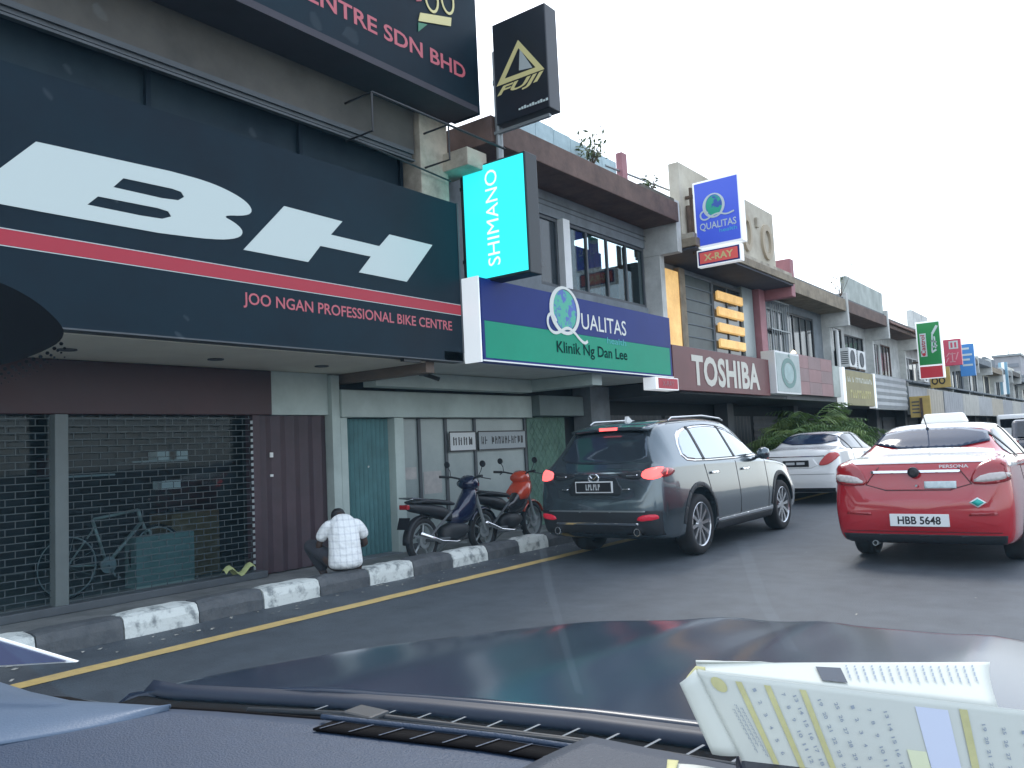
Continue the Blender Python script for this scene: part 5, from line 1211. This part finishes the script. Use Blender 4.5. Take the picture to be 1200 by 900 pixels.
# windscreen pane, black printed patch with its dot border, sticker
SL = 1.05
def ws(u, v):
    x = -1.36+1.96*u; return (x*(1-.19*.95*v), fr(x)+.005-SL*.95*v+.05*v*(1-v), ZD_-.01+.95*v)
mt = bpy.data.materials.new('windscreen_glass'); mt.use_nodes = True; mt.node_tree.nodes.remove(mt.node_tree.nodes['Principled BSDF']); tn = mt.node_tree.nodes.new('ShaderNodeVolumePrincipled'); tn.inputs['Color'].default_value = (.40,.74,1,1); tn.inputs['Density'].default_value = 1.6; tn.inputs['Anisotropy'].default_value = 0
mt.node_tree.links.new(tn.outputs[0], mt.node_tree.nodes['Material Output'].inputs['Volume'])
m = MB().grid(ws, 40, 14); k = len(m.v); m.v += [(x, y+.003, z+.003) for x, y, z in m.v]; m.f += [[i+k for i in f][::-1] for f in m.f]
rim = [i for i in range(41)]+[41*j+40 for j in range(1,15)]+[41*14+i for i in range(39,-1,-1)]+[41*j for j in range(13,0,-1)]
m.f += [[rim[i], rim[(i+1) % len(rim)], rim[(i+1) % len(rim)]+k, rim[i]+k] for i in range(len(rim))]
W_ = m.build('windscreen', mt, OC)
C0 = Vector((0,0,CAM_H))
pc = Vector((-.868,.332,1.551)); nrm = Vector((1.06,-.42,-.1)).normalized(); e1 = nrm.cross(Vector((0,0,1))).normalized(); e2 = nrm.cross(e1)
if e2.z < 0: e2 = -e2
if e1.y < 0: e1 = -e1
outl = [( -.10,.06),(-.03,.045),(.02,.025),(.052,-.005),(.052,-.02),(.035,-.032),(.005,-.045),(-.03,-.052),(-.10,-.056)]
outl = chaikin(outl, 2)
m = MB(); m.v = [tuple(pc+e1*a+e2*b) for a, b in outl]+[tuple(pc+e1*a+e2*b+nrm*.004) for a, b in outl]; k = len(outl)
m.f = [list(range(k)), [k+i for i in range(k)]]+[[i, (i+1) % k, k+(i+1) % k, k+i] for i in range(k)]
fp = m.build('sensor_patch', M_seal, OC)
m = MB()
for r_ in range(4):
    for i in range(26):
        a = -.10+.006*i+.003*(r_ % 2); b = float(np.interp(a, [-.10,-.03,.005,.035,.05], [-.056,-.052,-.045,-.032,-.02]))-.004-.0045*r_; s = .0020-.0004*r_
        q = pc+e1*a+e2*b; m.add([tuple(q+e1*s*math.cos(t)+e2*s*math.sin(t)) for t in (0,1.05,2.1,3.14,4.2,5.25)], [(0,1,2,3,4,5)])
m.build('patch_dot', M_seal, fp, kind='stuff')
q = [Vector((-1.30,.600,1.125)), Vector((-1.285,.585,1.112)), Vector((-1.36,.528,1.112)), Vector((-1.40,.545,1.145))]
def tri(sc, dz, mm, nm):
    a, b, c = Vector((-1.285,.592,1.115)), Vector((-1.45,.50,1.107)), Vector((-1.45,.53,1.152)); g = (a+b+c)/3
    pts = [g+(p-g)*sc+Vector((.5,-.8,.1))*dz for p in (a,b,c)]; pts2 = [p+Vector((-.004,.006,0)) for p in pts]
    return MB().add(pts+pts2, [(0,1,2),(3,5,4),(0,3,4,1),(1,4,5,2),(2,5,3,0)]).build(nm, mm, OC)
tri(1.0, 0, M_whiteclean, 'quarter_light_frame'); tri(.86, .006, mat('quarter_blue', (.02,.03,.09), .15), 'quarter_light')

# ---- papers
M_paper = mat('calendar_paper', (.56,.58,.53), .7, nscale=6, namt=.06)
M_ink = mat('grey_ink', (.27,.31,.36), .8); M_ybar = mat('yellow_print', (.56,.53,.26), .7, nscale=30, namt=.25); M_hdr = mat('lilac_print', (.56,.60,.72), .7)
PT = thing('calendar', 'folded white calendar sheet with yellow columns propped up on the dashboard', 'calendar', (-.3,.74,1.1))
TL, BL, TR, BR = Vector((-.353,.735,1.182)), Vector((-.319,.744,1.106)), Vector((-.103,.878,1.143)), Vector((-.098,.864,1.072))
nf = (TR-TL).cross(BL-TL).normalized()
if nf.dot(C0-TL) < 0: nf = -nf
def sp(u, v, w=0):
    """point on the front sheet: u along, v down"""
    a = TL.lerp(TR, u); b = BL.lerp(BR, u); return a.lerp(b, v)+nf*(.006*math.sin(math.pi*min(max(u,0),1))+w)
MB().grid(lambda u, v: sp(u*1.25, v*1.15-.0), 60, 16).build('front_sheet', M_paper, PT, smooth=True, solid=.0012)
MB().grid(lambda u, v: Vector((-.3535,.7348,1.1825)).lerp(Vector((-.364,.722,1.172)), u).lerp(BL.lerp(Vector((-.338,.727,1.11)), u), v)+nf*.004*math.sin(u*3.1), 6, 8).build('margin_fold', M_paper, PT, smooth=True, solid=.0012)
for (u0, u1) in ((.115,.135),(.205,.225),(.315,.335),(.80,.825)): MB().grid(lambda u, v, a=u0, b=u1: sp(a+(b-a)*u, .07+.95*v, .0024), 4, 12).build('yellow_bar', M_ybar, PT)
MB().grid(lambda u, v: sp(.665+.10*u, .10+1.0*v, .0020), 6, 12).build('header_strip', M_hdr, PT)
MB().grid(lambda u, v: sp(.60+.062*u, .62+.5*v, .0026), 4, 6).build('pale_block', mat('pale_yellow_print', (.66,.68,.46), .7), PT)
m = MB(); c_ = [(.055+.024*math.cos(t), .14+.09*math.sin(t)) for t in np.linspace(0, 6.283, 20)[:-1]]; m.v = [tuple(sp(a, b, .0022)) for a, b in c_]; m.f = [list(range(len(c_)))]; m.build('emblem', M_ybar, PT)
def print_text(body, u, v, su, wlen, mm, nm='print'):
    """lettering that runs down the sheet, as on a calendar turned on its side"""
    xd = (sp(u+.01, v+.5)-sp(u, v)).normalized(); ud = (sp(u+.1, v)-sp(u, v)).normalized(); ud = (ud-xd*ud.dot(xd)).normalized()
    if xd.cross(ud).dot(nf) < 0: ud = -ud
    return text(body, PT, mm, sp(u, v, .0030), xd, ud, wlen, su, 0, fat=.02, name=nm)
for i, (uu, n_) in enumerate(((.075,5),(.090,7),(.060,6))):
    m = MB(); v = .36+.03*i
    for k in range(n_*2):
        dv = rng.uniform(.025,.05); 
        if v+dv > .97: break
        for j in range(2): m.grid(lambda a, b, v=v, dv=dv, j=j: sp(uu+.005*j+.0025*a+.02*(v-.4), v+dv*b*(.5+.5*j), .0026), 1, 1)
        v += dv+.008
    m.build('small_print', M_ink, PT)
day = 1
for ci, u in enumerate((.16,.25,.285,.36,.41,.46,.51,.56,.86,.92,.98)):
    for ri in range(6):
        v = .14+.145*ri+.01*ci
        o = print_text(str(day), u, v, .0030, .0034*len(str(day))*.9, M_ink, 'date'); day = day % 30+1
print_text('11 2016', .70, .2, .009, .045, M_ink, 'header_date') if False else None
# the page behind, curling over
MB().grid(lambda u, v: Vector((-.357,.745,1.186)).lerp(Vector((-.14,.974,1.159)), u).lerp(Vector((-.352,.738,1.180)).lerp(Vector((-.125,.895,1.137)), u), v)-nf*.008*math.sin(math.pi*v)+Vector((0,0,.004*math.sin(math.pi*v))), 24, 8).build('back_sheet', M_paper, PT, smooth=True, solid=.0012)
m = MB()
def bs(u, v): return Vector((-.357,.745,1.186)).lerp(Vector((-.14,.974,1.159)), u).lerp(Vector((-.352,.738,1.180)).lerp(Vector((-.125,.895,1.137)), u), v)-nf*.008*math.sin(math.pi*v)+Vector((0,0,.004*math.sin(math.pi*v)))+nf*.0014+Vector((0,0,.0012))
for i in range(16):
    u = .50+.029*i; v0 = .30-.01*i+.02*(i % 3)
    for k in range(4): m.grid(lambda a, b: bs(u+.006*a+.004*k, v0+.12*k+.09*b), 1, 1)
m.build('back_print', M_ink, PT)
MB().grid(lambda u, v: bs(.40+.085*u+.02*v, .45+.42*v), 2, 2).build('dark_print', mat('dark_print', (.07,.08,.10), .7), PT)
MB().grid(lambda u, v: Vector((-.356,.742,1.184)).lerp(Vector((-.353,.736,1.176)), v)+Vector((-.0,0,0))+Vector((-.008,-.009,-.004))*math.sin(math.pi*v*.5)*(1-u)+(TR-TL)*.03*u, 6, 6).build('rolled_corner', M_ybar, PT, smooth=True, solid=.001)
m = MB(); 
case = MB().box(-.0,.22,-.03,.03,-.012,.006).build('phone_case', mat('dark_case', (.02,.022,.035), .35), None, bevel=.004)
tag(case, 'dark case lying under the folded calendar sheet', 'case'); case.location = (-.315,.735,1.096); case.rotation_euler = (R(6),R(4),R(31))
PB = thing('paper_sheet', 'small creased white paper sheet with a yellow end lying beside the calendar', 'paper', (-.33,.7,1.1))
MB().grid(lambda u, v: Vector((-.365,.690,1.1085)).lerp(Vector((-.250,.735,1.092)), u).lerp(Vector((-.320,.600,1.10)).lerp(Vector((-.22,.66,1.09)), u), v)+Vector((0,0,.004*math.sin(u*5))), 14, 6).build('sheet', M_paper, PB, smooth=True, solid=.001)
MB().grid(lambda u, v: Vector((-.365,.690,1.112)).lerp(Vector((-.356,.694,1.1115)), u).lerp(Vector((-.352,.66,1.109)).lerp(Vector((-.345,.66,1.109)), u), v), 3, 3).build('yellow_end', M_ybar, PB, smooth=True, solid=.001)
# pale volume strips imitating reflections, and real dust specks, on the windscreen
def streak_speck_mat(name, dens):
    m = bpy.data.materials.new(name); m.use_nodes = True; n = m.node_tree.nodes; n.remove(n['Principled BSDF'])
    v = n.new('ShaderNodeVolumePrincipled'); v.inputs['Color'].default_value = (.75,.9,1,1); v.inputs['Density'].default_value = dens; m.node_tree.links.new(v.outputs[0], n['Material Output'].inputs['Volume']); return m
WN = Vector((0,.69,.72)); M_streak = streak_speck_mat('reflection_film', 4.5); M_sm2 = streak_speck_mat('dust_speck', 9)
def streak(pts, wd):
    m = MB(); k = len(pts)
    for i, p in enumerate(pts):
        p = Vector(p)-WN*.004; t = (Vector(pts[min(i+1,k-1)])-Vector(pts[max(i-1,0)])).normalized(); s = t.cross(WN).normalized()*wd[i]/2
        m.v += [tuple(p-s), tuple(p+s), tuple(p+s+WN*.003), tuple(p-s+WN*.003)]
    for i in range(k-1):
        for j in range(4): m.f.append([4*i+j, 4*i+(j+1) % 4, 4*i+4+(j+1) % 4, 4*i+4+j])
    m.f += [[0,1,2,3], [4*k-4+j for j in (3,2,1,0)]]
    m.build('reflection_streak', M_streak, OC)  # strip stands in for a reflection in the glass
streak([(-.386,.537,1.349),(-.424,.602,1.282),(-.46,.678,1.204),(-.485,.734,1.145)], [.006,.008,.009,.009])
streak([(-.228,.562,1.33),(-.236,.615,1.278),(-.233,.663,1.231)], [.008,.011,.010])
for (p, r) in (((-.305,.259,1.617),.006),((-.427,.213,1.649),.008),((-.479,.22,1.636),.004),((-.507,.221,1.63),.005),((-.474,.308,1.554),.003),((-.579,.348,1.501),.006),((-.527,.272,1.58),.004),((-.39,.282,1.591),.004),((-.291,.269,1.609),.007),((-.558,.340,1.512),.004)):
    p = Vector(p)-WN*.004; r *= .6; e = Vector((1,0,0)); g = WN.cross(e); m = MB(); k = 9
    rr = [r*rng.uniform(.6,1.2) for _ in range(k)]
    for h in (0,.002): m.v += [tuple(p+WN*h+e*rr[i]*math.cos(6.283*i/k)+g*rr[i]*1.4*math.sin(6.283*i/k)) for i in range(k)]
    m.f = [list(range(k)), [k+i for i in range(k)]]+[[i, (i+1) % k, k+(i+1) % k, k+i] for i in range(k)]
    m.build('dust_speck', M_sm2, OC)
MB().lathe([(0,.05),(.006,.05),(.004,.03)], (-1.10,.43,1.045), (0,0,1), 20).build('shade_disc', M_dash2, OC, smooth=True)  # dark disc added where only shade falls below the end trim
